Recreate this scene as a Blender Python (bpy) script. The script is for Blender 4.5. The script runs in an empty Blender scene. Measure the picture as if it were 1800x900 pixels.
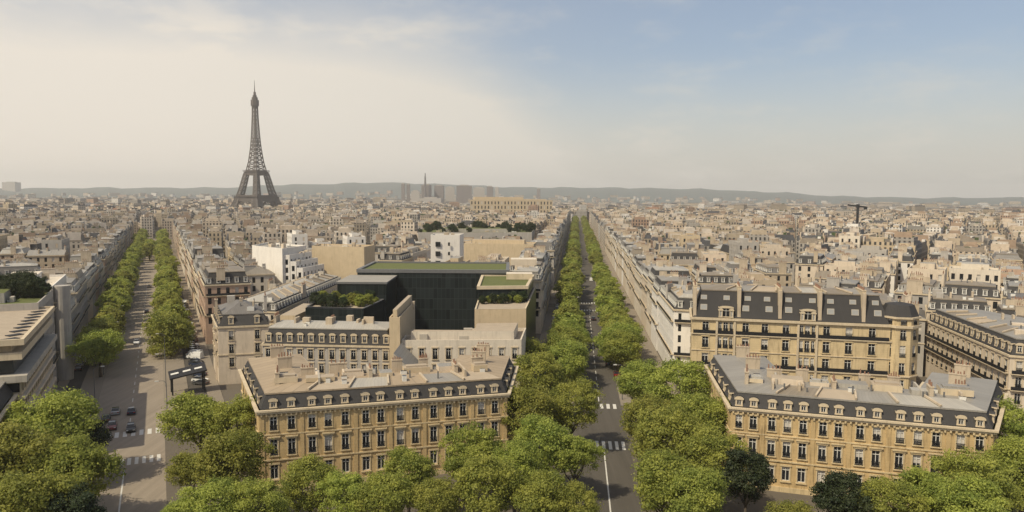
import bpy, math, random
from mathutils import Vector, Matrix
R = math.radians
rnd = random.Random(11)
SC = bpy.context.scene
COL = SC.collection

# ------------------------------------------------------------------ camera
CAMZ, PITCH, ROLL, FPX = 50.0, 4.6, 0.35, 1300.0
CM = Matrix.Rotation(R(90 - PITCH), 3, 'X') @ Matrix.Rotation(R(ROLL), 3, 'Z')

def at(px, py, z):
    """point of the place at height z that lies on the line of sight of a photo pixel (1800 x 900)"""
    d = CM @ Vector(((px - 900) / FPX, (450 - py) / FPX, -1))
    t = (z - CAMZ) / d.z
    return Vector((d.x * t, d.y * t, z))

def at2(px, py, z):
    p = at(px, py, z)
    return (p.x, p.y)

def atd(px, depth):
    """ground plan point at a given depth in the direction of a pixel column"""
    return ((px - 900) / FPX * (depth * 0.997 + 2.5), depth)

CMI = CM.inverted()
def project(x, y, z):
    v = CMI @ Vector((x, y, z - CAMZ))
    if v.z > -1: return None
    return (900 + FPX * v.x / -v.z, 450 - FPX * v.y / -v.z)

def sstep(a, b, x):
    t = max(0.0, min(1.0, (x - a) / (b - a)))
    return t * t * (3 - 2 * t)

def gz(x, y):
    r = math.hypot(x, y)
    if r < 700: return 0.0
    az = math.degrees(math.atan2(x, y))
    dip = -12 * (1 - sstep(70, 170, math.hypot(x + 586, y - 1692)))
    return dip - 2 * sstep(700, 1500, r) * (1 - sstep(-9, 1, az)) - 14 * sstep(1200, 3000, r) * sstep(-9, 1, az)

# ------------------------------------------------------------------ materials
def new_mat(name):
    m = bpy.data.materials.new(name); m.use_nodes = True
    nt = m.node_tree; nt.nodes.clear()
    return m, nt

def nd(nt, t, **kw):
    n = nt.nodes.new(t)
    for k, v in kw.items():
        if k[0] == '_': setattr(n, k[1:], v)
        else: n.inputs[k].default_value = v
    return n

def math_(nt, op, a, b=None, c=None):
    n = nt.nodes.new('ShaderNodeMath'); n.operation = op
    for i, x in enumerate((a, b, c)):
        if x is None: continue
        if isinstance(x, (int, float)): n.inputs[i].default_value = x
        else: nt.links.new(x, n.inputs[i])
    return n.outputs[0]

def mixc(nt, fac, a, b, mode='MIX'):
    n = nt.nodes.new('ShaderNodeMix'); n.data_type = 'RGBA'; n.blend_type = mode
    for i, x in ((0, fac), (6, a), (7, b)):
        if isinstance(x, (int, float)): n.inputs[i].default_value = x
        elif isinstance(x, tuple): n.inputs[i].default_value = (*x, 1) if len(x) == 3 else x
        else: nt.links.new(x, n.inputs[i])
    return n.outputs[2]

def coords(nt, kind='Object', scale=(1, 1, 1)):
    tc = nt.nodes.new('ShaderNodeTexCoord')
    mp = nt.nodes.new('ShaderNodeMapping'); mp.inputs['Scale'].default_value = scale
    nt.links.new(tc.outputs[kind], mp.inputs[0])
    return mp.outputs[0]

def noise(nt, vec, scale, detail=4, rough=.6):
    n = nd(nt, 'ShaderNodeTexNoise', Scale=scale, Detail=detail, Roughness=rough)
    nt.links.new(vec, n.inputs['Vector'])
    return n.outputs['Fac']

def finish(nt, col, rough=.8, bump=None, bstr=.3, spec=.3, metal=0.0):
    b = nt.nodes.new('ShaderNodeBsdfPrincipled')
    b.inputs['Roughness'].default_value = rough
    b.inputs['Specular IOR Level'].default_value = spec
    b.inputs['Metallic'].default_value = metal
    if isinstance(col, tuple): b.inputs['Base Color'].default_value = (*col, 1)
    else: nt.links.new(col, b.inputs['Base Color'])
    if bump is not None:
        bp = nd(nt, 'ShaderNodeBump', Strength=bstr, Distance=.05)
        nt.links.new(bump, bp.inputs['Height']); nt.links.new(bp.outputs[0], b.inputs['Normal'])
    o = nt.nodes.new('ShaderNodeOutputMaterial')
    nt.links.new(b.outputs[0], o.inputs[0])
    return b

def sc3(c, k): return tuple(x * k for x in c)

def m_stone(name, col, var=.35, streak=.35, courses=0.0):
    m, nt = new_mat(name)
    v = coords(nt); n1 = noise(nt, v, .35, 6, .65)
    vs = coords(nt, 'Object', (1, 1, .12)); n2 = noise(nt, vs, 1.4, 4, .7)
    c = mixc(nt, n1, sc3(col, 1 - var), sc3(col, 1 + var))
    f = math_(nt, 'MULTIPLY', math_(nt, 'SMOOTH_MIN', math_(nt, 'MULTIPLY', math_(nt, 'MAXIMUM', math_(nt, 'SUBTRACT', n2, .5), 0), 5), 1, .1), streak)
    c = mixc(nt, f, c, tuple(x * y for x, y in zip(col, (.45, .43, .42))))
    if courses:
        tc = nt.nodes.new('ShaderNodeTexCoord'); sp = nt.nodes.new('ShaderNodeSeparateXYZ')
        nt.links.new(tc.outputs['Object'], sp.inputs[0])
        fr = math_(nt, 'FRACT', math_(nt, 'DIVIDE', sp.outputs[2], courses))
        li = math_(nt, 'LESS_THAN', fr, .14)
        c = mixc(nt, math_(nt, 'MULTIPLY', li, .16), c, sc3(col, .5))
    finish(nt, c, .85, n1, .2)
    return m

def m_plain(name, col, rough=.6, var=.2, scale=1.0, spec=.3, metal=0.0):
    m, nt = new_mat(name)
    n1 = noise(nt, coords(nt), scale, 4)
    finish(nt, mixc(nt, n1, sc3(col, 1 - var), sc3(col, 1 + var)), rough, None, 0, spec, metal)
    return m

def m_zinc(name, col, var=.3, seam=.65, rough=.5):
    m, nt = new_mat(name)
    n1 = noise(nt, coords(nt), .18, 5, .7); n2 = noise(nt, coords(nt), 1.3, 3, .6)
    c = mixc(nt, n1, sc3(col, 1 - var), sc3(col, 1 + var))
    c = mixc(nt, math_(nt, 'MULTIPLY', n2, .5), c, tuple(x * y for x, y in zip(col, (1.0, .92, .8))))
    uv = nt.nodes.new('ShaderNodeTexCoord'); sp = nt.nodes.new('ShaderNodeSeparateXYZ')
    nt.links.new(uv.outputs['UV'], sp.inputs[0])
    pan = nt.nodes.new('ShaderNodeTexWhiteNoise'); pan.noise_dimensions = '1D'
    nt.links.new(math_(nt, 'FLOOR', math_(nt, 'DIVIDE', sp.outputs[0], seam)), pan.inputs['W'])
    c = mixc(nt, math_(nt, 'MULTIPLY', pan.outputs[0], .3), c, sc3(col, .6))
    li = math_(nt, 'LESS_THAN', math_(nt, 'FRACT', math_(nt, 'DIVIDE', sp.outputs[0], seam)), .13)
    c = mixc(nt, math_(nt, 'MULTIPLY', li, .35), c, sc3(col, .45))
    finish(nt, c, rough, n2, .15, .4, 0.0)
    return m

def m_glass(name, col, rough=.12):
    m, nt = new_mat(name)
    n1 = noise(nt, coords(nt), .9, 2)
    finish(nt, mixc(nt, n1, sc3(col, .6), sc3(col, 1.5)), rough, None, 0, .5)
    return m

M = {}
M['ochre'] = m_stone('ochre_limestone', (.485, .35, .175), .38, .8, .62)
M['ochre_pale'] = m_stone('pale_ochre_limestone', (.54, .425, .25), .32, .7, .55)
M['trim'] = m_stone('pale_stone_trim', (.52, .43, .30), .25, .35)
M['trim_light'] = m_stone('whitish_stone_trim', (.58, .53, .45), .2, .3)
M['trim_grey'] = m_stone('grey_stone_trim', (.40, .36, .30), .25, .35)
WALLS = {
    'cream': m_stone('cream_render', (.57, .48, .37), .2, .35),
    'pale': m_stone('pale_stone', (.60, .53, .43), .18, .35),
    'white': m_stone('white_render', (.70, .66, .60), .12, .25),
    'tan': m_stone('tan_render', (.50, .40, .265), .2, .3),
    'buff': m_stone('buff_brick', (.43, .35, .25), .25, .3),
    'grey': m_stone('grey_render', (.38, .35, .31), .22, .35),
    'pink': m_stone('pinkish_brick', (.42, .29, .21), .25, .3),
}
ROOFS = {
    'zinc': m_zinc('grey_zinc', (.27, .255, .23)),
    'pale zinc': m_zinc('pale_zinc', (.38, .36, .32)),
    'brown zinc': m_zinc('weathered_zinc', (.235, .20, .155)),
    'dark zinc': m_zinc('dark_zinc', (.15, .14, .13)),
}
M['slate'] = m_zinc('slate', (.042, .040, .040), .4, .45, .75)
M['tan_roof'] = m_zinc('tan_weathered_roof', (.34, .27, .19), .35, 2.2, .8)
M['tile'] = m_zinc('clay_tile', (.28, .15, .09), .3, .4, .8)
M['gravel'] = m_plain('roof_gravel', (.36, .295, .22), .95, .2, .5)
M['gravel_grey'] = m_plain('grey_roof_membrane', (.28, .26, .23), .95, .25, .4)
M['chim'] = m_stone('chimney_render', (.46, .38, .28), .25, .5)
M['pot'] = m_plain('terracotta', (.24, .14, .095), .9, .3, 2)
M['glass'] = m_glass('window_glass', (.018, .020, .023))
M['glass_d'] = m_glass('dark_curtain_glass', (.012, .017, .018), .25)
M['frame'] = m_plain('white_window_paint', (.62, .60, .55), .6, .08)
M['iron'] = m_plain('black_iron', (.015, .015, .016), .5, .2)
M['steel'] = m_plain('grey_steel', (.13, .13, .13), .5, .2)
M['curtain'] = m_plain('window_blind', (.5, .46, .40), .9, .15)
M['red'] = m_plain('red_blind', (.30, .07, .04), .9, .15)

def m_tint(name, windows):
    m, nt = new_mat(name)
    a = nt.nodes.new('ShaderNodeAttribute'); a.attribute_name = 'tint'
    n1 = noise(nt, coords(nt), .22, 5, .75)
    c = mixc(nt, 1.0, a.outputs['Color'], mixc(nt, n1, (.45, .44, .43), (1.45, 1.44, 1.42)), 'MULTIPLY')
    if windows:
        uv = nt.nodes.new('ShaderNodeTexCoord'); sp = nt.nodes.new('ShaderNodeSeparateXYZ')
        nt.links.new(uv.outputs['UV'], sp.inputs[0])
        fu = math_(nt, 'ABSOLUTE', math_(nt, 'SUBTRACT', math_(nt, 'FRACT', math_(nt, 'DIVIDE', sp.outputs[0], 2.7)), .5))
        fv = math_(nt, 'ABSOLUTE', math_(nt, 'SUBTRACT', math_(nt, 'FRACT', math_(nt, 'DIVIDE', sp.outputs[1], 3.2)), .5))
        w = math_(nt, 'MULTIPLY', math_(nt, 'LESS_THAN', fu, .22), math_(nt, 'LESS_THAN', fv, .32))
        w = math_(nt, 'MULTIPLY', w, math_(nt, 'GREATER_THAN', sp.outputs[0], 0))
        c = mixc(nt, w, c, (.05, .047, .045))
    finish(nt, c, .8)
    return m
M['far_wall'] = m_tint('distant_wall', True)
M['far_roof'] = m_tint('distant_roof', False)

# ------------------------------------------------------------------ mesh builder
class MB:
    def __init__(s): s.v = []; s.f = []; s.m = []; s.uv = []; s.t = []
    def poly(s, pts, m=0, uv=None, t=None):
        i = len(s.v); s.v.extend(tuple(p) for p in pts); n = len(pts)
        s.f.append(tuple(range(i, i + n))); s.m.append(m)
        if uv is None: uv = [(p[0], p[1]) for p in pts]
        s.uv.extend(uv); s.t.extend([t or (1, 1, 1)] * n)
    def vquad(s, p, q, z0, z1, m=0, u0=0.0, t=None):
        L = math.hypot(q[0] - p[0], q[1] - p[1])
        s.poly([(p[0], p[1], z0), (q[0], q[1], z0), (q[0], q[1], z1), (p[0], p[1], z1)], m,
               [(u0, z0), (u0 + L, z0), (u0 + L, z1), (u0, z1)], t)
    def box(s, cx, cy, z0, z1, lx, ly, rot=0.0, m=0, t=None, bottom=False, mtop=None):
        c, q = math.cos(rot), math.sin(rot)
        P = [(cx + a * lx / 2 * c - b * ly / 2 * q, cy + a * lx / 2 * q + b * ly / 2 * c) for a, b in ((-1, -1), (1, -1), (1, 1), (-1, 1))]
        for i in range(4): s.vquad(P[i], P[(i + 1) % 4], z0, z1, m, -50, t)
        s.poly([(*p, z1) for p in P], m if mtop is None else mtop, None, t)
        if bottom: s.poly([(*p, z0) for p in reversed(P)], m, None, t)
    def prism(s, pl, z0, z1, m=0, mtop=None, t=None):
        n = len(pl)
        for i in range(n): s.vquad(pl[i], pl[(i + 1) % n], z0, z1, m, -50, t)
        s.poly([(*p, z1) for p in pl], m if mtop is None else mtop, None, t)
    def band(s, pl, z0, z1, out, m=0, edges=None):
        o = inset(pl, -out); n = len(pl)
        for i in range(n):
            if edges is not None and i not in edges: continue
            j = (i + 1) % n
            s.vquad(o[i], o[j], z0, z1, m)
            s.poly([(*o[i], z1), (*o[j], z1), (*pl[j], z1), (*pl[i], z1)], m)
            s.poly([(*pl[i], z0), (*pl[j], z0), (*o[j], z0), (*o[i], z0)], m)
    def tube(s, pts, rad, m=0, n=7, cap=True):
        rings = []
        for k, p in enumerate(pts):
            p = Vector(p)
            d = (Vector(pts[min(k + 1, len(pts) - 1)]) - Vector(pts[max(k - 1, 0)])).normalized()
            a = d.cross(Vector((0, 0, 1)) if abs(d.z) < .95 else Vector((1, 0, 0))).normalized(); b = d.cross(a)
            i = len(s.v)
            for j in range(n):
                g = 2 * math.pi * j / n
                s.v.append(tuple(p + (a * math.cos(g) + b * math.sin(g)) * rad[k]))
            rings.append(i)
        for k in range(len(rings) - 1):
            for j in range(n):
                A, B = rings[k], rings[k + 1]; j2 = (j + 1) % n
                s.f.append((A + j, B + j, B + j2, A + j2)); s.m.append(m)
                s.uv.extend([(0, 0)] * 4); s.t.extend([(1, 1, 1)] * 4)
        if cap:
            for r_, o in ((rings[0], 1), (rings[-1], -1)):
                s.f.append(tuple(r_ + (j if o == 1 else n - 1 - j) for j in range(n))); s.m.append(m)
                s.uv.extend([(0, 0)] * n); s.t.extend([(1, 1, 1)] * n)
    def bar(s, a, b, w, m=0):
        a = Vector(a); b = Vector(b); d = (b - a).normalized()
        u = d.cross(Vector((0, 0, 1)) if abs(d.z) < .95 else Vector((1, 0, 0))).normalized() * w / 2; v = d.cross(u).normalized() * w / 2
        A = [a + u + v, a - u + v, a - u - v, a + u - v]; B = [p + (b - a) for p in A]
        for i in range(4):
            j = (i + 1) % 4; s.poly([A[j], A[i], B[i], B[j]], m)
        s.poly(A, m); s.poly(B[::-1], m)
    def mesh(s, name, mats, org=(0, 0, 0), tint=False, smooth=False):
        me = bpy.data.meshes.new(name)
        ox, oy, oz = org
        me.from_pydata([(a - ox, b - oy, c - oz) for a, b, c in s.v], [], s.f)
        for k in mats: me.materials.append(M.get(k) or WALLS.get(k) or ROOFS.get(k) if isinstance(k, str) else k)
        me.polygons.foreach_set('material_index', s.m)
        ul = me.uv_layers.new(name='UVMap'); ul.data.foreach_set('uv', [x for p in s.uv for x in p])
        if tint:
            ca = me.color_attributes.new('tint', 'FLOAT_COLOR', 'CORNER')
            ca.data.foreach_set('color', [x for p in s.t for x in (*p, 1)])
        if smooth: me.polygons.foreach_set('use_smooth', [True] * len(s.f))
        me.update()
        return me
    def build(s, name, mats, parent=None, org=(0, 0, 0), tint=False, smooth=False):
        o = bpy.data.objects.new(name, s.mesh(name, mats, org, tint, smooth)); COL.objects.link(o)
        if parent: o.parent = parent
        else: o.location = org
        return o

def inset(pl, d):
    n = len(pl); out = []
    for i in range(n):
        a, b, c = pl[i - 1], pl[i], pl[(i + 1) % n]
        d1 = Vector((b[0] - a[0], b[1] - a[1])).normalized(); d2 = Vector((c[0] - b[0], c[1] - b[1])).normalized()
        n1 = Vector((-d1.y, d1.x)); n2 = Vector((-d2.y, d2.x))
        k = 1 + n1.dot(n2)
        mv = (n1 + n2) * (d / k) if k > .15 else n1 * d
        out.append((b[0] + mv.x, b[1] + mv.y))
    return out

def ccw(pl):
    a = sum(pl[i][0] * pl[(i + 1) % len(pl)][1] - pl[(i + 1) % len(pl)][0] * pl[i][1] for i in range(len(pl)))
    return pl if a > 0 else pl[::-1]

def rect(cx, cy, L, W, ang):
    c, q = math.cos(ang), math.sin(ang)
    return [(cx + a * L / 2 * c - b * W / 2 * q, cy + a * L / 2 * q + b * W / 2 * c) for a, b in ((-1, -1), (1, -1), (1, 1), (-1, 1))]

def empty(name, loc, label=None, cat=None, group=None):
    o = bpy.data.objects.new(name, None); COL.objects.link(o); o.location = loc; o.empty_display_size = .5
    tag(o, label, cat, group)
    return o
def tag(o, label=None, cat=None, group=None, kind=None):
    for k, v in (('label', label), ('category', cat), ('group', group), ('kind', kind)):
        if v: o[k] = v
    return o
def child(name, me, parent, loc=(0, 0, 0), rz=0.0, sc=None):
    o = bpy.data.objects.new(name, me); COL.objects.link(o); o.parent = parent; o.location = loc; o.rotation_euler.z = rz
    if sc: o.scale = sc
    return o
ORD = 'first second third fourth fifth sixth seventh eighth ninth tenth eleventh twelfth thirteenth fourteenth fifteenth sixteenth seventeenth eighteenth nineteenth'.split()
TENS = {20: 'twenty', 30: 'thirty', 40: 'forty', 50: 'fifty', 60: 'sixty', 70: 'seventy', 80: 'eighty', 90: 'ninety'}
def nth(i):                                    # i from 1
    if i < 20: return ORD[i - 1]
    t, u = i // 10 * 10, i % 10
    return (TENS[t][:-1] + 'ieth') if u == 0 else TENS[t] + '-' + ORD[u - 1]

# ------------------------------------------------------------------ building kit
def wall_edge(mb, p, q, z0, z1, ops, mw=0, mg=None, dep=.28, u00=0.0, mgs=None):
    """wall from p to q with real recessed openings ops = (u0, u1, v0, v1)"""
    L = math.hypot(q[0] - p[0], q[1] - p[1]); d = ((q[0] - p[0]) / L, (q[1] - p[1]) / L); nx, ny = d[1], -d[0]
    P = lambda u, k=0.0: (p[0] + d[0] * u - nx * k, p[1] + d[1] * u - ny * k)
    vs = sorted({z0, z1, *(round(o[2], 3) for o in ops), *(round(o[3], 3) for o in ops)})
    for a, b in zip(vs, vs[1:]):
        mid = (a + b) / 2
        row = sorted((o[0], o[1]) for o in ops if o[2] < mid < o[3])
        u = 0.0
        for (s, e) in row:
            if s > u + 1e-3: mb.vquad(P(u), P(s), a, b, mw, u00 + u)
            u = e
        if L > u + 1e-3: mb.vquad(P(u), P(L), a, b, mw, u00 + u)
    for k, (s, e, a, b) in enumerate(ops):
        A, B, A2, B2 = P(s), P(e), P(s, dep), P(e, dep)
        mb.vquad(A, A2, a, b, mw); mb.vquad(B2, B, a, b, mw)
        mb.poly([(*A, a), (*B, a), (*B2, a), (*A2, a)], mw)
        mb.poly([(*A2, b), (*B2, b), (*B, b), (*A, b)], mw)
        if mg is not None: mb.vquad(A2, B2, a, b, mg if mgs is None else mgs[k % len(mgs)], 0)

_wcache = {}
def window_meshes(w, h, surround='trim', rail=True, ped=False, frame=True):
    key = (round(w, 2), round(h, 2), surround, rail, ped, frame)
    if key in _wcache: return _wcache[key]
    f = MB()
    if frame:
        t = .09
        for x in (-w / 2 + t / 2, w / 2 - t / 2, 0): f.box(x, .2, 0, h, t if x else .1, .1, 0, 0)
        for z in (0, h * .72, h - t): f.box(0, .205, z + .001, z + t, w - .004, .09, 0, 0, bottom=True)
    if surround:
        b = .2
        for x in (-w / 2 - b / 2, w / 2 + b / 2): f.box(x, -.03, -.05, h + .02, b, .12, 0, 1, bottom=True)
        f.box(0, -.07, h + .02, h + .32, w + 2 * b + .16, .22, 0, 1, bottom=True)
        f.box(0, -.1, -.25, -.05, w + 2 * b + .1, .26, 0, 1, bottom=True)
        if ped: f.box(0, -.12, h + .33, h + .55, w + 2 * b + .5, .4, 0, 1, bottom=True)
    g = MB(); g.vquad((-w / 2, .26), (w / 2, .26), 0, h, 0)
    r = MB()
    if rail:
        r.box(0, -.09, .78, .86, w + .14, .06, 0, 0, bottom=True); r.box(0, -.09, -.04, .1, w + .14, .06, 0, 0, bottom=True)
        n = 9
        for i in range(n): r.box(-w / 2 + (i + .5) * w / n, -.09, .1, .78, .075, .04, 0, 0)
    me = (f.mesh('window', ['frame', surround or 'trim']), g.mesh('pane', ['glass']), r.mesh('railing', ['iron']) if rail else None)
    _wcache[key] = me
    return me

def add_window(root, org, p, q, u, v, w, h, **kw):
    L = math.hypot(q[0] - p[0], q[1] - p[1]); t = math.atan2(q[1] - p[1], q[0] - p[0])
    f, g, r = window_meshes(w, h, **kw)
    o = child('window', f, root, (p[0] + (q[0] - p[0]) * u / L - org[0], p[1] + (q[1] - p[1]) * u / L - org[1], v - org[2]), t)
    if rnd.random() < .34:
        g2 = _wcache.get(('blind', g.name))
        if g2 is None:
            g2 = []
            for k in range(3):
                q = MB(); zs = [0, h * (.0, .45, .7)[k], h]
                q.vquad((-w / 2, .26), (w / 2, .26), zs[1], h, 1)
                if k: q.vquad((-w / 2, .26), (w / 2, .26), 0, zs[1], 0)
                g2.append(q.mesh('pane', ['glass', 'curtain']))
            _wcache[('blind', g.name)] = g2
        g2 = rnd.choice(g2)
        g = g2
    child('pane', g, o)
    if r: child('railing', r, o)

_dcache = {}
def dormer_mesh(w, h, dep, arch=True, stone='trim', cap='slate'):
    key = (w, h, dep, arch, stone, cap)
    if key in _dcache: return _dcache[key]
    b = MB(); t = .22
    # front frame of stone, window inside, cheeks, roof (local -Y is outward, origin at the sill)
    prof = []
    n = 9
    for i in range(n + 1):
        a = math.pi * i / n
        prof.append((math.cos(a) * (w / 2 + .18), h + (math.sin(a) * .48 if arch else 0)))
    for x in (-w / 2 + t / 2, w / 2 - t / 2): b.box(x, .12, 0, h, t, .3, 0, 0)
    b.box(0, .1, h, h + .14, w + .34, .42, 0, 0, bottom=True)
    b.box(0, .1, -.12, .08, w + .1, .36, 0, 0, bottom=True)
    iw = w - 2 * t
    b.vquad((-iw / 2, .2), (iw / 2, .2), .08, h, 1)
    for x in (-iw / 2 + .05, 0, iw / 2 - .05): b.box(x, .16, .08, h, .09, .06, 0, 2)
    b.box(0, .161, h * .68, h * .68 + .08, iw, .06, 0, 2, bottom=True)
    # cheeks
    for sx in (-1, 1):
        x = sx * (w / 2 + .002)
        pts = [(x, .26, 0), (x, .26 + dep, 0), (x, .26 + dep, h), (x, .26, h)]
        b.poly(pts if sx > 0 else pts[::-1], 3)
    if arch:
        f = [(p[0], -.1, p[1] + .14) for p in prof]; k = [(p[0], .3 + dep, p[1] + .14) for p in prof]
        b.poly(f[::-1], 0)
        for i in range(n): b.poly([f[i], f[i + 1], k[i + 1], k[i]], 3 if i not in (0, n - 1) else 0)
    else:
        b.box(0, .1 + dep / 2, h + .141, h + .25, w + .3, dep + .5, 0, 3, bottom=True)
    me = b.mesh('dormer', [stone, 'glass', 'frame', cap]); _dcache[key] = me
    return me

def place_dormers(root, org, pl, e, us, z, mesh, back=0.0):
    p, q = pl[e], pl[(e + 1) % len(pl)]
    L = math.hypot(q[0] - p[0], q[1] - p[1]); t = math.atan2(q[1] - p[1], q[0] - p[0]); nx, ny = math.sin(t), -math.cos(t)
    for u in us:
        x = p[0] + (q[0] - p[0]) * u / L - nx * back; y = p[1] + (q[1] - p[1]) * u / L - ny * back
        child('dormer', mesh, root, (x - org[0], y - org[1], z - org[2]), t)

def chimney_mesh(L, t, h, pots=6, lod=0):
    b = MB(); b.box(0, 0, -3.5, h, L, t, 0, 0)
    if lod == 0:
        b.box(0, 0, h - .16, h + .05, L + .16, t + .16, 0, 0, bottom=True)
        for i in range(pots):
            x = -L / 2 + (i + .5) * L / pots + rnd.uniform(-.08, .08); hh = rnd.uniform(.35, .95)
            b.tube([(x, 0, h + .05), (x, 0, h + hh)], [.15, .11], 1, 6)
    return b

def add_chimney(root, org, x, y, z, L, t, h, rz, pots=6, stone='chim'):
    me = chimney_mesh(L, t, h, pots).mesh('chimney', [stone, 'pot'])
    return child('chimney', me, root, (x - org[0], y - org[1], z - org[2]), rz)

def mansard(mb, pl, z, ins, h, rise, ins2, mslate=0, mtop=1, lip=.25, segs=None, barm=5):
    a = inset(pl, lip); b = inset(pl, lip + ins); c = inset(pl, lip + ins + ins2); n = len(pl); u = 0
    for i in range(n):
        j = (i + 1) % n; L = math.hypot(a[j][0] - a[i][0], a[j][1] - a[i][1])
        mb.poly([(*a[i], z), (*a[j], z), (*b[j], z + h), (*b[i], z + h)], mslate, [(u, 0), (u + L, 0), (u + L, h), (u, h)])
        # zinc nosing at the break of the roof
        o = inset(pl, lip + ins - .18)
        mb.vquad(o[i], o[j], z + h - .1, z + h + .16, mtop, u)
        mb.poly([(*o[i], z + h + .16), (*o[j], z + h + .16), (*b[j], z + h + .161), (*b[i], z + h + .161)], mtop)
        if segs and L > 34:                       # stretches of different roofing between low party walls
            N = max(2, int(L / 6.2)); V = lambda p, z_: Vector((*p, z_))
            b0, b1, c0, c1 = V(b[i], z + h + .16), V(b[j], z + h + .16), V(c[i], z + h + rise), V(c[j], z + h + rise)
            for k in range(N):
                s0_, s1_ = k / N, (k + 1) / N; q = [b0.lerp(b1, s0_), b0.lerp(b1, s1_), c0.lerp(c1, s1_), c0.lerp(c1, s0_)]
                mb.poly(q, segs[(k + i) % len(segs)], [(u + L * s0_, 0), (u + L * s1_, 0), (u + L * s1_, 5), (u + L * s0_, 5)])
                if k: mb.poly([q[0] - Vector((0, 0, .3)), q[3] - Vector((0, 0, .3)), q[3] + Vector((0, 0, .38)), q[0] + Vector((0, 0, .38))], 0 if False else segs[0]); mb.bar(q[0] + Vector((0, 0, .25)), q[3] + Vector((0, 0, .25)), .32, barm)
        else:
            mb.poly([(*b[i], z + h + .16), (*b[j], z + h + .16), (*c[j], z + h + rise), (*c[i], z + h + rise)], mtop, [(u, 0), (u + L, 0), (u + L - ins2, 5), (u + ins2, 5)])
        u += L
    mb.poly([(*p, z + h + rise) for p in c], mtop)
    return b

def flat_roof(mb, pl, z, par, mw=0, mr=1, th=.3):
    """parapet ring and a recessed flat roof"""
    i2 = inset(pl, th); n = len(pl)
    for i in range(n):
        j = (i + 1) % n
        mb.poly([(*pl[i], z + par), (*pl[j], z + par), (*i2[j], z + par), (*i2[i], z + par)], mw)
        mb.vquad(i2[j], i2[i], z, z + par, mw, -50)
    mb.poly([(*p, z) for p in i2], mr)

# --------------------------------------------------- avenues as straight axes
class Axis:
    def __init__(s, x0, slope):
        s.x0 = x0; s.k = slope; L = math.hypot(slope, 1); s.d = (slope / L, 1 / L); s.n = (1 / L, -slope / L)   # n points right
    def pt(s, t, off):                           # t = depth (y) of the axis point
        return (s.x0 + s.k * t + s.n[0] * off, t + s.n[1] * off)
    def off(s, x, y): return (x - s.x0) * s.n[0] + y * s.n[1]
IENA = Axis(-5.5, -.477)
KLEB = Axis(6.0, .0872)
IL, IR, KL, KR = -20.5, 18.0, -18.5, 20.5       # facade lines

OCC = []                                         # convex footprints already taken
def sat(a, b):
    for P in (a, b):
        for i in range(len(P)):
            ex, ey = P[(i + 1) % len(P)][0] - P[i][0], P[(i + 1) % len(P)][1] - P[i][1]
            nx, ny = ey, -ex
            A = [x * nx + y * ny for x, y in a]; B = [x * nx + y * ny for x, y in b]
            if max(A) <= min(B) + 1e-6 or max(B) <= min(A) + 1e-6: return False
    return True
def clear(pl):
    return not any(sat(pl, o) for o in OCC)

HOTELS = 'stone mansions on the roundabout'
BLD = 'apartment buildings of the city'
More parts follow.
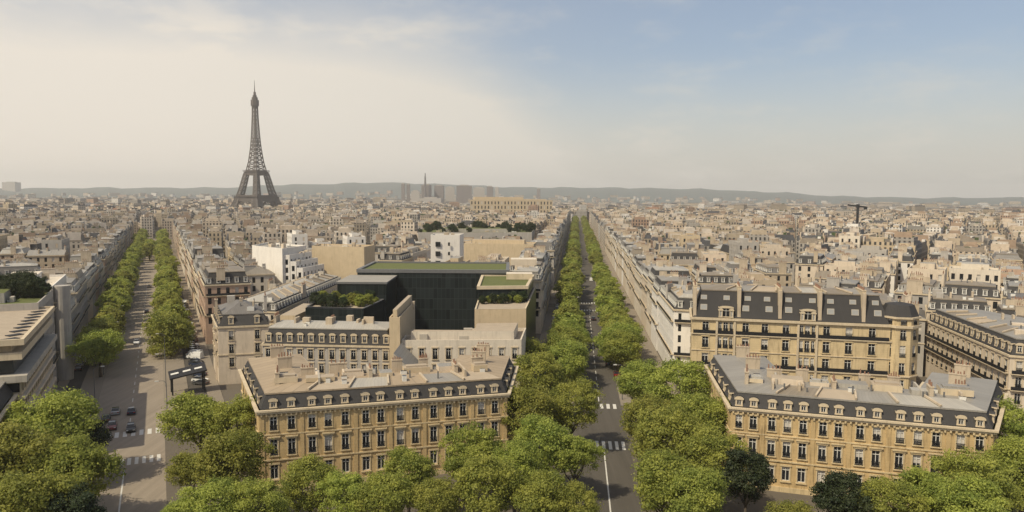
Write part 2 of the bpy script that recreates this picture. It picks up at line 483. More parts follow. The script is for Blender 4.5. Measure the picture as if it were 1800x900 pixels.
#@@HOTELS
def hotel(name, label, A, B, D, C, u_front, thick, wing_us_left, wing_us_right, hats, seed, hseg=None):
    """U-shaped stone mansion: front A-B, right wing to D, left wing to C"""
    rr = random.Random(seed)
    V = lambda p: Vector(p)
    A, B, C, D = V(A), V(B), V(C), V(D)
    f = (B - A).normalized(); inn = Vector((-f.y, f.x))
    wl = (C - A).normalized(); wr = (D - B).normalized()
    def lp(p, d, q, e):                          # intersection of lines
        den = d.x * e.y - d.y * e.x; r = q - p; return p + d * ((r.x * e.y - r.y * e.x) / den)
    nl = Vector((wl.y, -wl.x)); nr = Vector((-wr.y, wr.x))
    A2 = lp(A + inn * thick, f, A + nl * 13, wl); B2 = lp(A + inn * thick, f, B + nr * 13, wr)
    C2 = C + nl * 13; D2 = D + nr * 13
    pl = ccw([tuple(p) for p in (A, B, D, D2, B2, A2, C2, C)])
    for q in ([A, B, B2, A2], [A, A2, C2, C], [B, D, D2, B2]): OCC.append([tuple(p) for p in q])
    org = (A.x, A.y, 0)
    root = empty(name, org, label, 'mansion', HOTELS)
    EAVE = 14.0
    rows = [(10.5, 12.75, 1.15), (6.15, 8.85, 1.2), (2.0, 4.5, 1.25)]
    w = MB(); u0 = 0
    L = (B - A).length
    front = [x * L for x in u_front]
    for i in range(8):
        p, q = pl[i], pl[(i + 1) % 8]
        us = front if i == 0 else wing_us_right if i == 1 else wing_us_left if i == 7 else []
        ops = [(u - ww / 2, u + ww / 2, a, b) for u in us for (a, b, ww) in rows]
        wall_edge(w, p, q, -.5, EAVE, ops, 0)
        for u in us:
            for k, (a, b, ww) in enumerate(rows):
                add_window(root, org, p, q, u, a, ww, b - a, surround='ochre_pale', rail=(k != 2), ped=(k == 1))
        # pilasters between groups of bays
        if i == 0:
            t = math.atan2(q[1] - p[1], q[0] - p[0]); d = Vector((math.cos(t), math.sin(t)))
            gaps = [(front[k] + front[k + 1]) / 2 for k in range(len(front) - 1) if front[k + 1] - front[k] > L * .072]
            for u in [.45, L - .45] + gaps:
                c = Vector(p) + d * u
                w.box(c.x, c.y, 0, 13.3, .7, .26, t, 0)
    w.build('wall', ['ochre', 'ochre_pale'], root, org)
    c = MB()
    vis = (0, 1, 7)
    c.band(pl, 13.35, 13.75, .34, 0); c.band(pl, 13.75, 14.05, .62, 0)
    c.band(pl, 9.6, 9.82, .16, 1, vis); c.band(pl, 5.2, 5.45, .2, 1, vis); c.band(pl, .0, .9, .18, 1, vis)
    for e in vis:                                # brackets under the cornice
        p, q = Vector(pl[e]), Vector(pl[(e + 1) % 8]); n = int((q - p).length / .8); t = math.atan2(q.y - p.y, q.x - p.x)
        for k in range(n):
            x = p.lerp(q, (k + .5) / n) + Vector((math.sin(t), -math.cos(t))) * .2
            c.box(x.x, x.y, 13.0, 13.36, .28, .36, t, 1, bottom=True)
    c.build('cornice', ['trim', 'ochre_pale'], root, org)
    r = MB(); b = mansard(r, pl, EAVE + .06, 1.1, 2.35, .8, 3.9, 0, 1, .25, hseg)
    r.build('roof', ['slate', hats, 'pale zinc', 'brown zinc', 'gravel', 'chim', 'zinc'], root, org)
    dm = dormer_mesh(1.2, 1.0, 1.2, True, 'trim')
    place_dormers(root, org, pl, 0, front, EAVE + .3, dm, .28)
    for e, us in ((1, wing_us_right), (7, wing_us_left)): place_dormers(root, org, pl, e, us, EAVE + .35, dm, .3)
    # low lanterns and hatches on the zinc, chimneys with pots
    t = math.atan2(f.y, f.x)
    for k in range(7):
        x = A + f * (L * (.1 + .135 * k)) + inn * (thick * rr.uniform(.45, .68))
        me = MB(); lx, ly = rr.uniform(2.2, 5.5), rr.uniform(2, 3.2); zt = 17.9 + rr.uniform(-.1, .5)
        me.box(x.x, x.y, 17.2, zt, lx, ly, t, 0, mtop=1)
        if k % 2 == 0: me.box(x.x, x.y, zt, zt + .3, lx * .8, ly * .6, t, 1)
        me.build('roof_lantern', [rr.choice(['trim', 'cream', 'pale zinc', 'tan']), rr.choice(['pale zinc', 'zinc', 'gravel'])], root, org)
    for k in range(8):
        x = A + f * (L * (.06 + .125 * k + rr.uniform(-.01, .01))) + inn * (thick * (.84 if k % 3 else .5))
        add_chimney(root, org, x.x, x.y, 17.3, rr.uniform(1.6, 3.2), .65, rr.uniform(1.0, 1.9), t + (math.pi / 2 if k % 3 == 0 else 0), rr.randint(3, 6))
    for k in range(26):
        x = A + f * (L * rr.uniform(.05, .95)) + inn * (thick * rr.uniform(.22, .9)); q = rr.random()
        me = MB()
        if q < .4: me.tube([(x.x, x.y, 16.6), (x.x, x.y, 17.5 + rr.random())], [.14, .14], 0, 6); me.build('vent_pipe', ['steel'], root, org)
        elif q < .75: me.box(x.x, x.y, 16.6, 17.5 + rr.random() * .4, rr.uniform(.7, 1.5), rr.uniform(.6, 1.0), t, 0, mtop=1); me.build('skylight', ['frame', 'glass'], root, org)
        else: me.box(x.x, x.y, 16.6, 17.7 + rr.random() * .6, .35, thick * .5, t, 0); me.build('party_wall', [rr.choice(['chim', 'cream', 'trim_grey'])], root, org)
    for (P0, d, nn, ln) in ((A, wl, nl, (C - A).length), (B, wr, nr, (D - B).length)):
        for k in range(2):
            x = P0 + d * (ln * (.5 + .33 * k)) + nn * 6.5
            add_chimney(root, org, x.x, x.y, 18.0, 2.6, .65, 1.4, math.atan2(d.y, d.x) + math.pi / 2, 5)
    return root

UF = [.053, .12, .198, .26, .326, .407, .467, .545, .607, .683, .747, .807, .885, .945]
UF2 = [.033, .094, .17, .233, .296, .374, .434, .517, .58, .667, .732, .798, .885, .952]
A_, B_ = at2(455, 722, 14), at2(892, 691, 14)
hotel('mansion', 'ochre stone mansion with slate mansard between the two avenues, its roof tan and grey', A_, B_, KLEB.pt(153, KL), at2(424, 650, 14), UF, 12.5, [5, 10, 16, 22, 28], [4, 9, 14], 'tan_roof', 3, [1, 4, 2, 1, 6, 4, 2, 3])
A2_, B2_ = at2(1285, 715, 14), at2(1748, 756, 14)
hotel('mansion', 'ochre stone mansion with slate mansard right of the avenue, pale zinc across its roof', A2_, B2_, at2(1766, 692, 14), at2(1242, 642, 14), UF2, 13.5, [5, 10, 16, 22, 28], [4, 9, 14], 'zinc', 4, [6, 3, 4, 6, 2, 2, 2])
# third mansion, only its wing reaches into the frame
A3 = IENA.pt(110, -19.5); C3 = IENA.pt(140, -19.5)
hotel('mansion', 'stone mansion wing at the lower left corner with a dark slate mansard', (A3[0] - 36, A3[1] - 24), A3, C3, (A3[0] - 56, A3[1] + 6), UF, 13.5, [6, 12, 18], [3.5, 8.5, 13.5, 18.5], 'zinc', 5)
#@@EXPLICIT
# =================================================================== individual buildings nearby
def simple_thing(poly_, eave, wall, roof, label, kind='mansard', mh=3.4, ins=1.3, rise=.9, bays=2.7, fh=3.3, near=False, skip=(), first=3.6,
                 chim=True, balc=True, name='apartment_building', cat='building', group=BLD, z0=0.0, winw=1.15, only=None, dorm=True, pent=True, glassm='glass', seed=1, slate='slate', occ=True, win=True):
    rr = random.Random(seed)
    pl = ccw(list(poly_)); n = len(pl)
    if occ: OCC.append(pl)
    cx = sum(p[0] for p in pl) / n; cy = sum(p[1] for p in pl) / n
    org = (cx, cy, z0); root = empty(name, org, label, cat, group)
    w = MB(); H = eave + (.7 if kind == 'flat' else 0)
    nf = max(1, int((eave - z0 - first - .3) / fh))
    vis = []
    for i in range(n):
        p, q = pl[i], pl[(i + 1) % n]; L = math.hypot(q[0] - p[0], q[1] - p[1])
        nx, ny = (q[1] - p[1]) / L, -(q[0] - p[0]) / L
        face = -(p[0] + q[0]) / 2 * nx - (p[1] + q[1]) / 2 * ny > 0
        ops = []
        if win and face and i not in skip and (only is None or i in only):
            vis.append(i)
            nb = max(1, int((L - .8) / bays)); st = L / nb
            wh = fh * .66
            for k in range(nf):
                v = eave - .55 - (k + 1) * fh + fh * .16
                for b in range(nb):
                    u = (b + .5) * st
                    ops.append((u - winw / 2, u + winw / 2, v, v + wh))
                    if near: add_window(root, org, p, q, u, v, winw, wh, surround='trim', rail=True, ped=False)
        wall_edge(w, p, q, z0 - .5, H, ops, 0, None if near else 1, mgs=None if near else [1, 1, 1, 2, 1, 1, 1, 1, 1, 2, 1])
    if kind != 'flat':
        w.band(pl, eave - .45, eave, .35, 3)
    for i in vis:
        p, q = pl[i], pl[(i + 1) % n]
        if kind != 'flat' and nf > 2: w.band(pl, eave - .55 - fh * (nf - 1), eave - .3 - fh * (nf - 1), .18, 3, (i,))
        if balc and nf > 2:
            L = math.hypot(q[0] - p[0], q[1] - p[1]); t = math.atan2(q[1] - p[1], q[0] - p[0])
            for k in (1, nf - 1):
                v = eave - .55 - k * fh + .1
                mx, my = (p[0] + q[0]) / 2 + math.sin(t) * .4, (p[1] + q[1]) / 2 - math.cos(t) * .4
                w.box(mx, my, v - .18, v, L - .5, .78, t, 3, bottom=True)
                mx, my = (p[0] + q[0]) / 2 + math.sin(t) * .74, (p[1] + q[1]) / 2 - math.cos(t) * .74
                w.box(mx, my, v + .05, v + .8, L - .6, .05, t, 4)
    w.build('wall', [wall, glassm, 'curtain', 'trim', 'iron'], root, org)
    r = MB(); FIT = ['frame', rr.choice(['chim', 'trim_grey', 'grey', 'cream']), 'glass', 'steel', 'chim', 'brown zinc', 'pale zinc', 'gravel']
    sh = min(math.hypot(pl[i][0] - pl[(i + 1) % n][0], pl[i][1] - pl[(i + 1) % n][1]) for i in range(n))
    if math.hypot(cx, cy) < 900:                     # skylights, vents, lift heads and pipes on the roof
        a, b, c, d = [Vector(x) for x in inset(pl, sh * .2)[:4]]; t = math.atan2((b - a).y, (b - a).x)
        zt = eave + (mh + rise * .55 if kind == 'mansard' else .05 if kind == 'flat' else mh * .45)
        for _ in range(int(rr.uniform(.03, .06) * (b - a).length * (d - a).length) + 4):
            u, v = rr.random(), rr.random(); p = a.lerp(b, u).lerp(d.lerp(c, u), v); q = rr.random()
            if q < .4: r.box(p.x, p.y, zt - .7, zt + rr.uniform(.25, .6), rr.uniform(.7, 1.8), rr.uniform(.6, 1.2), t, 2, mtop=4)
            elif q < .62: r.box(p.x, p.y, zt - .7, zt + rr.uniform(.7, 2.0), rr.uniform(.9, 2.6), rr.uniform(.7, 1.8), t, 3)
            elif q < .8: r.box(p.x, p.y, zt - .7, zt + rr.uniform(.9, 1.9), rr.uniform(.4, .6), rr.uniform(1.2, 3.0), t, 6)
            else: r.tube([(p.x, p.y, zt - .6), (p.x, p.y, zt + rr.uniform(.8, 1.8))], [.14, .14], 5, 6)
    if kind == 'mansard':
        mansard(r, pl, eave + .02, ins, mh, rise, max(.5, min(4.2, sh / 2 - ins - .7)), 0, 1, .25, rr.choice([[1, 7, 1, 9], [7, 1, 8, 1], [1, 1, 9, 7, 1]]), 6)
        r.build('roof', [slate, roof] + FIT, root, org)
        if dorm:
            dm = dormer_mesh(1.2, 1.5, 1.1, False, 'frame', roof) if not near else dormer_mesh(1.3, 1.6, 1.2)
            for i in vis:
                L = math.hypot(pl[i][0] - pl[(i + 1) % n][0], pl[i][1] - pl[(i + 1) % n][1]); nb = max(1, int((L - .8) / bays))
                place_dormers(root, org, pl, i, [(b + .5) * L / nb for b in range(nb)], eave + .55, dm, .45)
    elif kind == 'flat':
        flat_roof(r, pl, eave, .7); r.build('roof', [wall, roof] + FIT, root, org)
        if pent:
            p = inset(pl, sh * .3)
            b = MB(); b.prism(p, eave - .1, eave + 2.4, 0, 1); b.build('penthouse', [wall, roof], root, org)
    elif kind == 'gable':                          # long low zinc gable along edge 0
        a, b, c, d = [Vector(x) for x in inset(pl, -.2)[:4]]
        e, f = (a + d) / 2, (b + c) / 2
        hh = mh
        for (p, q, s, t) in ((a, b, f, e), (c, d, e, f)):
            L = (q - p).length
            r.poly([(p.x, p.y, eave + .02), (q.x, q.y, eave + .02), (s.x, s.y, eave + hh), (t.x, t.y, eave + hh)], 0, [(0, 0), (L, 0), (L, 7), (0, 7)])
        r.poly([(b.x, b.y, eave + .02), (c.x, c.y, eave + .02), (f.x, f.y, eave + hh)], 1); r.poly([(d.x, d.y, eave + .02), (a.x, a.y, eave + .02), (e.x, e.y, eave + hh)], 1)
        r.build('roof', [roof, wall] + FIT, root, org)
    if chim:
        a, b, c, d = [Vector(x) for x in pl[:4]]
        W = (c - b).length; t = math.atan2((c - b).y, (c - b).x)
        top = eave + (mh + rise if kind == 'mansard' else mh if kind == 'gable' else 0)
        for m_ in ((a + d) / 2 + (b - a).normalized() * .45, (b + c) / 2 - (b - a).normalized() * .45):
            if rr.random() < .85:
                ln = min(W * .85, rr.uniform(1.6, 4.6)); o = (c - b).normalized() * rr.uniform(-1, 1) * (W * .4 - ln / 2)
                add_chimney(root, org, m_.x + o.x, m_.y + o.y, top, ln, rr.uniform(.55, .8), rr.uniform(.5, 1.7), t, int(ln / .55), rr.choice(['chim', 'chim', 'cream', 'buff', 'grey']))
        if rr.random() < .5:
            mid = (a + b + c + d) / 4
            add_chimney(root, org, mid.x, mid.y, top, rr.uniform(1.5, 3), .7, rr.uniform(.6, 1.4), t, 4)
    return root, org, pl

# ---- long six-storey building behind the right mansion
P0, P1 = Vector(at2(1217, 557, 20)), Vector(at2(1566, 571, 20))
f = (P1 - P0).normalized(); inn = Vector((-f.y, f.x)); Lf = (P1 - P0).length
flk = Vector(KLEB.d)
Q0 = P0 + flk * 44; Q1 = P1 + inn * 15
pl1 = [tuple(P0), tuple(P1), tuple(Q1), tuple(P0 + inn * 15)]
OCC.append(pl1)
org = (P0.x, P0.y, 0)
r1 = empty('apartment_building', org, 'large ochre apartment building with steep slate roof and skylights behind the right mansion', 'building', BLD)
bay = [.072, .177, .281, .38, .487, .595, .69, .80, .913]
trip = {1, 5}
rows = [(16.6, 19.0), (12.5, 15.2), (8.3, 11.0), (4.2, 6.9), (.6, 3.2)]
w = MB(); ops = []
for k, b in enumerate(bay):
    for (a, c) in rows:
        us = [(b * Lf - 1.35, .8), (b * Lf, 1.15), (b * Lf + 1.35, .8)] if k in trip else [(b * Lf, 1.55)]
        for (u, ww) in us:
            ops.append((u - ww / 2, u + ww / 2, a, c))
            add_window(r1, org, P0, P1, u, a, ww, c - a, surround=None if k in trip else 'ochre_pale', rail=True, ped=False)
for i in range(4):
    wall_edge(w, pl1[i], pl1[(i + 1) % 4], -.5, 20, ops if i == 0 else [], 0)
for k in trip:                                    # stone pilasters of the projecting bays
    for s in (-2.15, 2.15):
        c = P0 + f * (bay[k] * Lf + s); w.box(c.x, c.y, 0, 19.4, .5, .7, math.atan2(f.y, f.x), 1)
w.build('wall', ['ochre_pale', 'trim'], r1, org)
c = MB()
c.band(pl1, 19.45, 20.02, .55, 0); c.band(pl1, 15.75, 16.0, .35, 0, (0,)); c.band(pl1, 7.6, 7.9, .35, 0, (0,)); c.band(pl1, 11.6, 11.8, .18, 0, (0,))
c.build('cornice', ['trim'], r1, org)
t = math.atan2(f.y, f.x)
for z in (16.05, 7.95):
    b = MB(); m_ = (P0 + P1) / 2 - inn * .32
    b.box(m_.x, m_.y, z, z + .85, Lf - .6, .05, t, 0); b.build('railing', ['iron'], r1, org)
r = MB(); mansard(r, pl1, 20.04, 2.1, 6.6, .9, 4.2, 0, 1, .25, [1, 2, 3, 1, 4], 5); r.build('roof', ['slate', 'brown zinc', 'zinc', 'gravel', 'pale zinc', 'chim'], r1, org)
sk = MB(); sk.box(0, 0, 0, .12, 1.5, 1.15, 0, 0, bottom=True); sk.box(0, 0, .12, .15, 1.25, .9, 0, 1)
M['roof_light'] = m_plain('roof_light_glass', (.27, .27, .26), .4, .2)
skm = sk.mesh('skylight', ['trim_grey', 'roof_light'])
tilt = math.atan2(6.6, 2.1)
for z, lst in ((22.5, [.06, .28, .40, .50, .71, .83, .94]), (24.9, [.06, .18, .29, .39, .50, .62, .71, .82, .93])):
    for u in lst:
        p = P0 + f * (u * Lf) + inn * (.2 + (z - 20) / 6.6 * 2.1)
        o = child('skylight', skm, r1, (p.x - org[0], p.y - org[1], z), t)
        o.rotation_euler = (tilt, 0, t)
        if z < 23: o.scale = (1.1, 1.25, 1)
for k in trip:                                    # stone gabled dormers above the projecting bays
    place_dormers(r1, org, pl1, 0, [bay[k] * Lf], 20.3, dormer_mesh(3.4, 2.2, 1.6), .1)
    for s in (-1.3, 1.3): place_dormers(r1, org, pl1, 0, [bay[k] * Lf + s], 20.3, dormer_mesh(.9, 1.6, 1.2), -.25)
for u in (0.012, .245, .455, .655, .87):          # party wall chimney slabs through the slate
    p = P0 + f * (u * Lf) + inn * 4.4
    add_chimney(r1, org, p.x, p.y, 27.0, 6.8, .9, .9, t + math.pi / 2, 10, 'trim')
    me = MB(); p2 = P0 + f * (u * Lf) + inn * 1.3; me.box(p2.x, p2.y, 20.1, 27.3, .8, 1.9, t, 0); me.build('party_wall', ['chim'], r1, org)
# corner turret
tc = P1 + f * 2.6 + inn * 3.2
ring = [(tc.x + 4.3 * math.cos(R(22.5 + 45 * k) + t), tc.y + 4.3 * math.sin(R(22.5 + 45 * k) + t)) for k in range(8)]
OCC.append(ring)
w = MB()
for k in range(8):
    p, q = ring[k], ring[(k + 1) % 8]; L = math.hypot(q[0] - p[0], q[1] - p[1])
    mx, my = (p[0] + q[0]) / 2 - tc.x, (p[1] + q[1]) / 2 - tc.y
    ops = []
    if -mx * tc.x - my * tc.y > -20:
        for (a, cc) in rows[:4] + [(20.2, 21.4)]:
            ops.append((L / 2 - .65, L / 2 + .65, a, cc))
            add_window(r1, org, p, q, L / 2, a, 1.3, cc - a, surround=None, rail=True)
    wall_edge(w, p, q, -.5, 22.0, ops, 0)
w.band(ring, 19.4, 20.0, .5, 1); w.band(ring, 21.6, 22.02, .45, 1); w.band(ring, 7.6, 7.9, .3, 1)
w.build('turret', ['ochre_pale', 'trim'], r1, org)
d = MB(); prv = ring; pz = 22.04
for (k, z) in ((.74, 24.7), (.06, 25.2)):
    nx = [(tc.x + (x - tc.x) * k, tc.y + (y - tc.y) * k) for x, y in ring]
    for i in range(8): d.poly([(*prv[i], pz), (*prv[(i + 1) % 8], pz), (*nx[(i + 1) % 8], z), (*nx[i], z)], 0)
    prv, pz = nx, z
d.tube([(tc.x, tc.y, 25.1), (tc.x, tc.y, 26.2)], [.15, .04], 0); d.build('turret_roof', ['slate'], r1, org)
# its right return beyond the turret
E0 = Vector(ring[0]) + inn * 2
simple_thing([tuple(P1 + f * .2 + inn * 7.2), tuple(P1 + f * 6.4 + inn * 6.2), tuple(P1 + f * 9 + inn * 32), tuple(P1 - f * 4 + inn * 32)], 19.0, 'ochre_pale', 'brown zinc',
             'ochre side wing running back from the slate corner turret', mh=4.2, seed=5)
# white flank house on the avenue
simple_thing([KLEB.pt(203, KR + .4), tuple(P0 + inn * 15.3 + f * 2), tuple(P0 + flk * 30 + f * 14), KLEB.pt(240, KR + .4)], 19.5, 'white', 'pale zinc',
             'bright white apartment building whose windowed flank faces the central avenue', 'mansard', 3.0, bays=2.3, fh=3.05, seed=9, winw=.85)
# right-hand building with receding facade
C0, C1 = Vector(at2(1776, 624, 16)), Vector(at2(1657, 574, 16))
dd = (C1 - C0).normalized(); nn = Vector((dd.y, -dd.x))
simple_thing([tuple(C0), tuple(C0 + nn * 24 + dd * -6), tuple(C0 + nn * 30 + dd * 8), tuple(C1 + nn * 14 + dd * 10), tuple(C1 + dd * 10)], 16, 'cream', 'zinc',
             'cream corner building with slate mansard at the right edge, facade receding up a side street', mh=3.4, near=True, bays=3.0, fh=3.6, chim=False, only=(0, 4), seed=12, balc=True)
# ---- left corner building behind the left mansion
a = Vector(IENA.pt(184, IR)); g = Vector((.96, .28)).normalized(); dI = Vector(IENA.d)
simple_thing([tuple(a), tuple(a + g * 13), tuple(a + g * 14 + dI * 15), tuple(a + dI * 22)], 15.5, 'cream', 'dark zinc',
             'cream corner building with hipped grey zinc roof beside the left avenue', mh=2.8, rise=2.6, near=True, bays=4.2, fh=3.6, seed=13, chim=True, balc=False)
# ---- long slate-roofed wing with white dormers in the courtyard
lft, rgt = Vector(atd(462, 176)), Vector(atd(688, 174))
simple_thing([tuple(lft), tuple(rgt), (rgt.x, rgt.y + 13), (lft.x, lft.y + 13)], 14.3, 'grey', 'pale zinc',  # grey wall colour carries the shade on a white facade
             'long courtyard wing with dark slate mansard and row of white dormers, grey shaded facade', mh=3.6, ins=1.0, near=True, bays=2.35, fh=3.4, skip=(1, 2, 3), seed=14, chim=True, balc=False)
rt = rgt
simple_thing([(rt.x + .1, rt.y - 3), (rt.x + 2.6, rt.y - 3), (rt.x + 2.6, rt.y + 24), (rt.x + .1, rt.y + 24)], 21.0, 'tan', 'gravel',
             'narrow tan party wall rising at the right end of the slate courtyard wing', 'flat', chim=False, win=False, name='party_wall', cat='wall', group=None, seed=2)
# ---- low pale wing between that wall and the avenue
s0 = Vector((rt.x + 2.8, 172))
e0 = Vector(KLEB.pt(172, KL - .2)); e1 = Vector(KLEB.pt(188, KL - .2))
bx_ = atd(822, 178)[0]
simple_thing([tuple(s0), tuple(e0), tuple(e1), (bx_, 188), (bx_, 178.5), (s0.x, 178.5)], 15.4, 'pale', 'gravel', 'low pale wing with flat gravel roof in front of the dark glass facade',
             'flat', near=True, bays=3.0, fh=3.9, seed=15, chim=False, only=(0,))
# curved zinc roof by the party wall
o = MB(); n = 8
for i in range(n):
    a0, a1 = math.pi / 2 * i / n, math.pi / 2 * (i + 1) / n
    y0, y1 = 170.5, 159.0
    P = lambda a, y: (s0.x + .2 + 6.0 * (1 - math.cos(a)), y, 10.0 + 5.6 * (1 - math.sin(a)) if False else 15.8 - 6.2 * (1 - math.cos(a)))
    o.poly([P(a0, y0), P(a0, y1), P(a1, y1), P(a1, y0)][::-1], 0, [(i, 0), (i, 9), (i + 1, 9), (i + 1, 0)])
pts = [(s0.x + .2 + 6.0 * (1 - math.cos(math.pi / 2 * i / n)), 15.8 - 6.2 * (1 - math.cos(math.pi / 2 * i / n))) for i in range(n + 1)]
o.poly([(s0.x + .2, 159, 0)] + [(pts[-1][0], 159, 0)] + [(x, 159, z) for x, z in reversed(pts)], 1)
o.vquad((s0.x + 6.2, 159), (s0.x + 6.2, 170.5), 0, 9.6, 1); o.vquad((s0.x + .2, 170.5), (s0.x + .2, 159), 0, 15.8, 1)
ob = o.build('pavilion', ['zinc', 'trim_grey'], None, (s0.x, 165, 0)); tag(ob, 'small courtyard pavilion under a curved grey zinc roof beside the tan party wall', 'pavilion')

# ---- dark glass building round a court, green roofs
m, nt = new_mat('planted_roof'); n1 = noise(nt, coords(nt), .5, 6, .7)
finish(nt, mixc(nt, n1, (.05, .075, .018), (.17, .17, .06)), .95, n1, 1.0); M['green'] = m
m, nt = new_mat('glass_curtain_wall'); tcn = nt.nodes.new('ShaderNodeTexCoord'); sp = nt.nodes.new('ShaderNodeSeparateXYZ'); nt.links.new(tcn.outputs['UV'], sp.inputs[0])
lu = math_(nt, 'LESS_THAN', math_(nt, 'FRACT', math_(nt, 'DIVIDE', sp.outputs[0], 1.35)), .09)
lv = math_(nt, 'LESS_THAN', math_(nt, 'FRACT', math_(nt, 'DIVIDE', sp.outputs[1], 3.4)), .06)
wn = nt.nodes.new('ShaderNodeTexWhiteNoise'); wn.noise_dimensions = '2D'; cb = nt.nodes.new('ShaderNodeCombineXYZ')
nt.links.new(math_(nt, 'FLOOR', math_(nt, 'DIVIDE', sp.outputs[0], 1.35)), cb.inputs[0]); nt.links.new(math_(nt, 'FLOOR', math_(nt, 'DIVIDE', sp.outputs[1], 3.4)), cb.inputs[1]); nt.links.new(cb.outputs[0], wn.inputs[0])
c0 = mixc(nt, wn.outputs[0], (.006, .010, .010), (.018, .024, .024))
c0 = mixc(nt, math_(nt, 'MULTIPLY', math_(nt, 'MAXIMUM', lu, lv), .8), c0, (.035, .04, .04))
finish(nt, c0, .35, None, 0, .25); M['curtain_wall'] = m
gx0, gx1 = atd(700, 236)[0], atd(845, 236)[0]
ke = KLEB.pt(250, KL - .3)[0]
org = (gx0, 236, 0)
gb = empty('glass_office_building', org, 'modern office building with tall dark glass facade facing its court, moss green roofs', 'building')
back = [(gx0 - 13, 236), (gx1 + 9, 236), (gx1 + 9, 264), (gx0 - 13, 264)]; OCC.append(back)
w = MB()
for i in range(4): w.vquad(back[i], back[(i + 1) % 4], -.5, 26, 0, 0)
w.build('curtain_wall', ['curtain_wall'], gb, org)
r = MB(); r.band(back, 25.4, 26.5, .25, 1); flat_roof(r, back, 26.0, .5, 1, 0, .9); r.build('green_roof', ['green', 'steel'], gb, org)
w = MB(); lw = [(gx0 - 15, 217), (gx0 - .5, 217), (gx0 - .5, 235.9), (gx0 - 15, 235.9)]; OCC.append(lw)
for i in range(4): w.vquad(lw[i], lw[(i + 1) % 4], -.5, 24, 0, 0)
w.build('left_wing', ['curtain_wall'], gb, org)
r = MB(); r.prism(inset(lw, -.3), 24, 24.6, 0, 1); r.build('left_wing_roof', ['steel', 'gravel_grey'], gb, org)
l2 = [(gx0 - 20, 201), (gx0 - 3.5, 198), (gx0 - 1.0, 216.9), (gx0 - 20, 216.9)]; OCC.append(l2)
w = MB()
for i in range(4): w.vquad(l2[i], l2[(i + 1) % 4], -.5, 19.2, 0, 0)
w.build('terrace_wing', ['curtain_wall'], gb, org)
r = MB(); flat_roof(r, l2, 19.0, .6, 0, 1, .5); r.build('terrace_floor', ['steel', 'gravel'], gb, org)
arm = [(gx1 + .5, 189), (KLEB.pt(189, KL - .3)), (KLEB.pt(235.8, KL - .3)), (gx1 + .5, 235.8)]; OCC.append(arm)
w = MB()
wall_edge(w, arm[0], arm[1], -.5, 20.9, [], 1); w.vquad(arm[3], arm[0], -.5, 20.9, 0, 0); w.vquad(arm[1], arm[2], -.5, 20.9, 0, 0); w.vquad(arm[2], arm[3], -.5, 20.9, 0)
w.build('right_wing', ['curtain_wall', 'tan'], gb, org)
r = MB(); flat_roof(r, arm, 20.5, .45, 1, 0, .4); r.build('right_wing_terrace', ['gravel', 'trim'], gb, org)
up = [(gx1 + .6, 206), KLEB.pt(206, KL - 1.2), KLEB.pt(235.7, KL - 1.2), (gx1 + .6, 235.7)]
w = MB()
for i in range(4): w.vquad(up[i], up[(i + 1) % 4], 20.45, 24.6, 0, 0)
w.build('upper_storey', ['curtain_wall'], gb, org)
r = MB(); r.band(up, 24.0, 24.9, .35, 1); flat_roof(r, up, 24.5, .4, 1, 0, .5); r.build('upper_green_roof', ['green', 'trim'], gb, org)
bx = MB(); c = KLEB.pt(226, KL - 5); bx.box(c[0], c[1], 24.6, 26.4, 8, 5, 0, 0, mtop=1); bx.build('plant_room', ['trim', 'pale'], gb, org)
bx = MB(); c = KLEB.pt(258, KL - 6); bx.box(c[0], c[1], 26.1, 28.2, 9, 7, 0, 0, mtop=1); bx.build('plant_room', ['cream', 'pale'], gb, org)

# ---- roofs between the left avenue and the glass court
q0 = at2(486, 548, 14); q1 = at2(602, 496, 14)
simple_thing([(q0[0] - 14, q0[1] + 3), q0, q1, (q1[0] - 15, q1[1])], 14, 'pale', 'pale zinc', 'long zinc roofed building whose slate side with dormers runs back from the courtyard', mh=2.6, near=False, only=(0, 1), seed=21, rise=1.6)
simple_thing([(-66, 196), (-56, 196), (-54, 222), (-66, 226)], 15.0, 'tan', 'gravel', 'flat tan roof with low box behind the slate courtyard wing', 'flat', chim=False, seed=22, win=False)
simple_thing(rect(-77, 205, 9, 16, R(12)), 14.5, 'cream', 'zinc', 'small cream building with zinc roof beside the hipped corner building', 'gable', mh=1.8, seed=23)
z = 28; a = at2(443, 434, z); b = at2(496, 440, z)
simple_thing([a, b, (b[0] + 4, b[1] + 20), (a[0], a[1] + 20)], z, 'white', 'gravel_grey', 'white blind-walled block with stepped side beyond the zinc roofs', 'flat', chim=False, win=False, seed=24, pent=False)
for k in range(3):
    simple_thing([(b[0] + .2 + 2.6 * k, b[1] + 1), (b[0] + 2.6 + 2.6 * k, b[1] + 1), (b[0] + 6.6 + 2.6 * k, b[1] + 19), (b[0] + 4.1 + 2.6 * k, b[1] + 19)], z - 2.6 * (k + 1), 'white', 'gravel_grey',
                 ['upper terrace storey stepping down from the white blind wall', 'middle terrace storey stepping down beside the white blind wall', 'lowest terrace storey stepping down beside the white blind wall'][k], 'flat', chim=False, seed=25 + k, name='terraced_house', cat='house', group='terraced storeys', balc=False, pent=False)
a = at2(548, 432, 28); b = at2(640, 434, 28)
simple_thing([a, b, (b[0] + 2, b[1] + 14), (a[0], a[1] + 14)], 27.3, 'tan', 'gravel', 'broad windowless tan gable block left of the glass court', 'flat', chim=False, win=False, seed=28, pent=False)
a = at2(757, 413, 32); b = at2(808, 413, 32)
tw, to, tp = simple_thing([a, b, (b[0] + 1, b[1] + 14), (a[0], a[1] + 14)], 31.3, 'white', 'gravel_grey', 'white modern tower block with three dark square windows above the green roof', 'flat', chim=False, win=False, seed=29, pent=False)
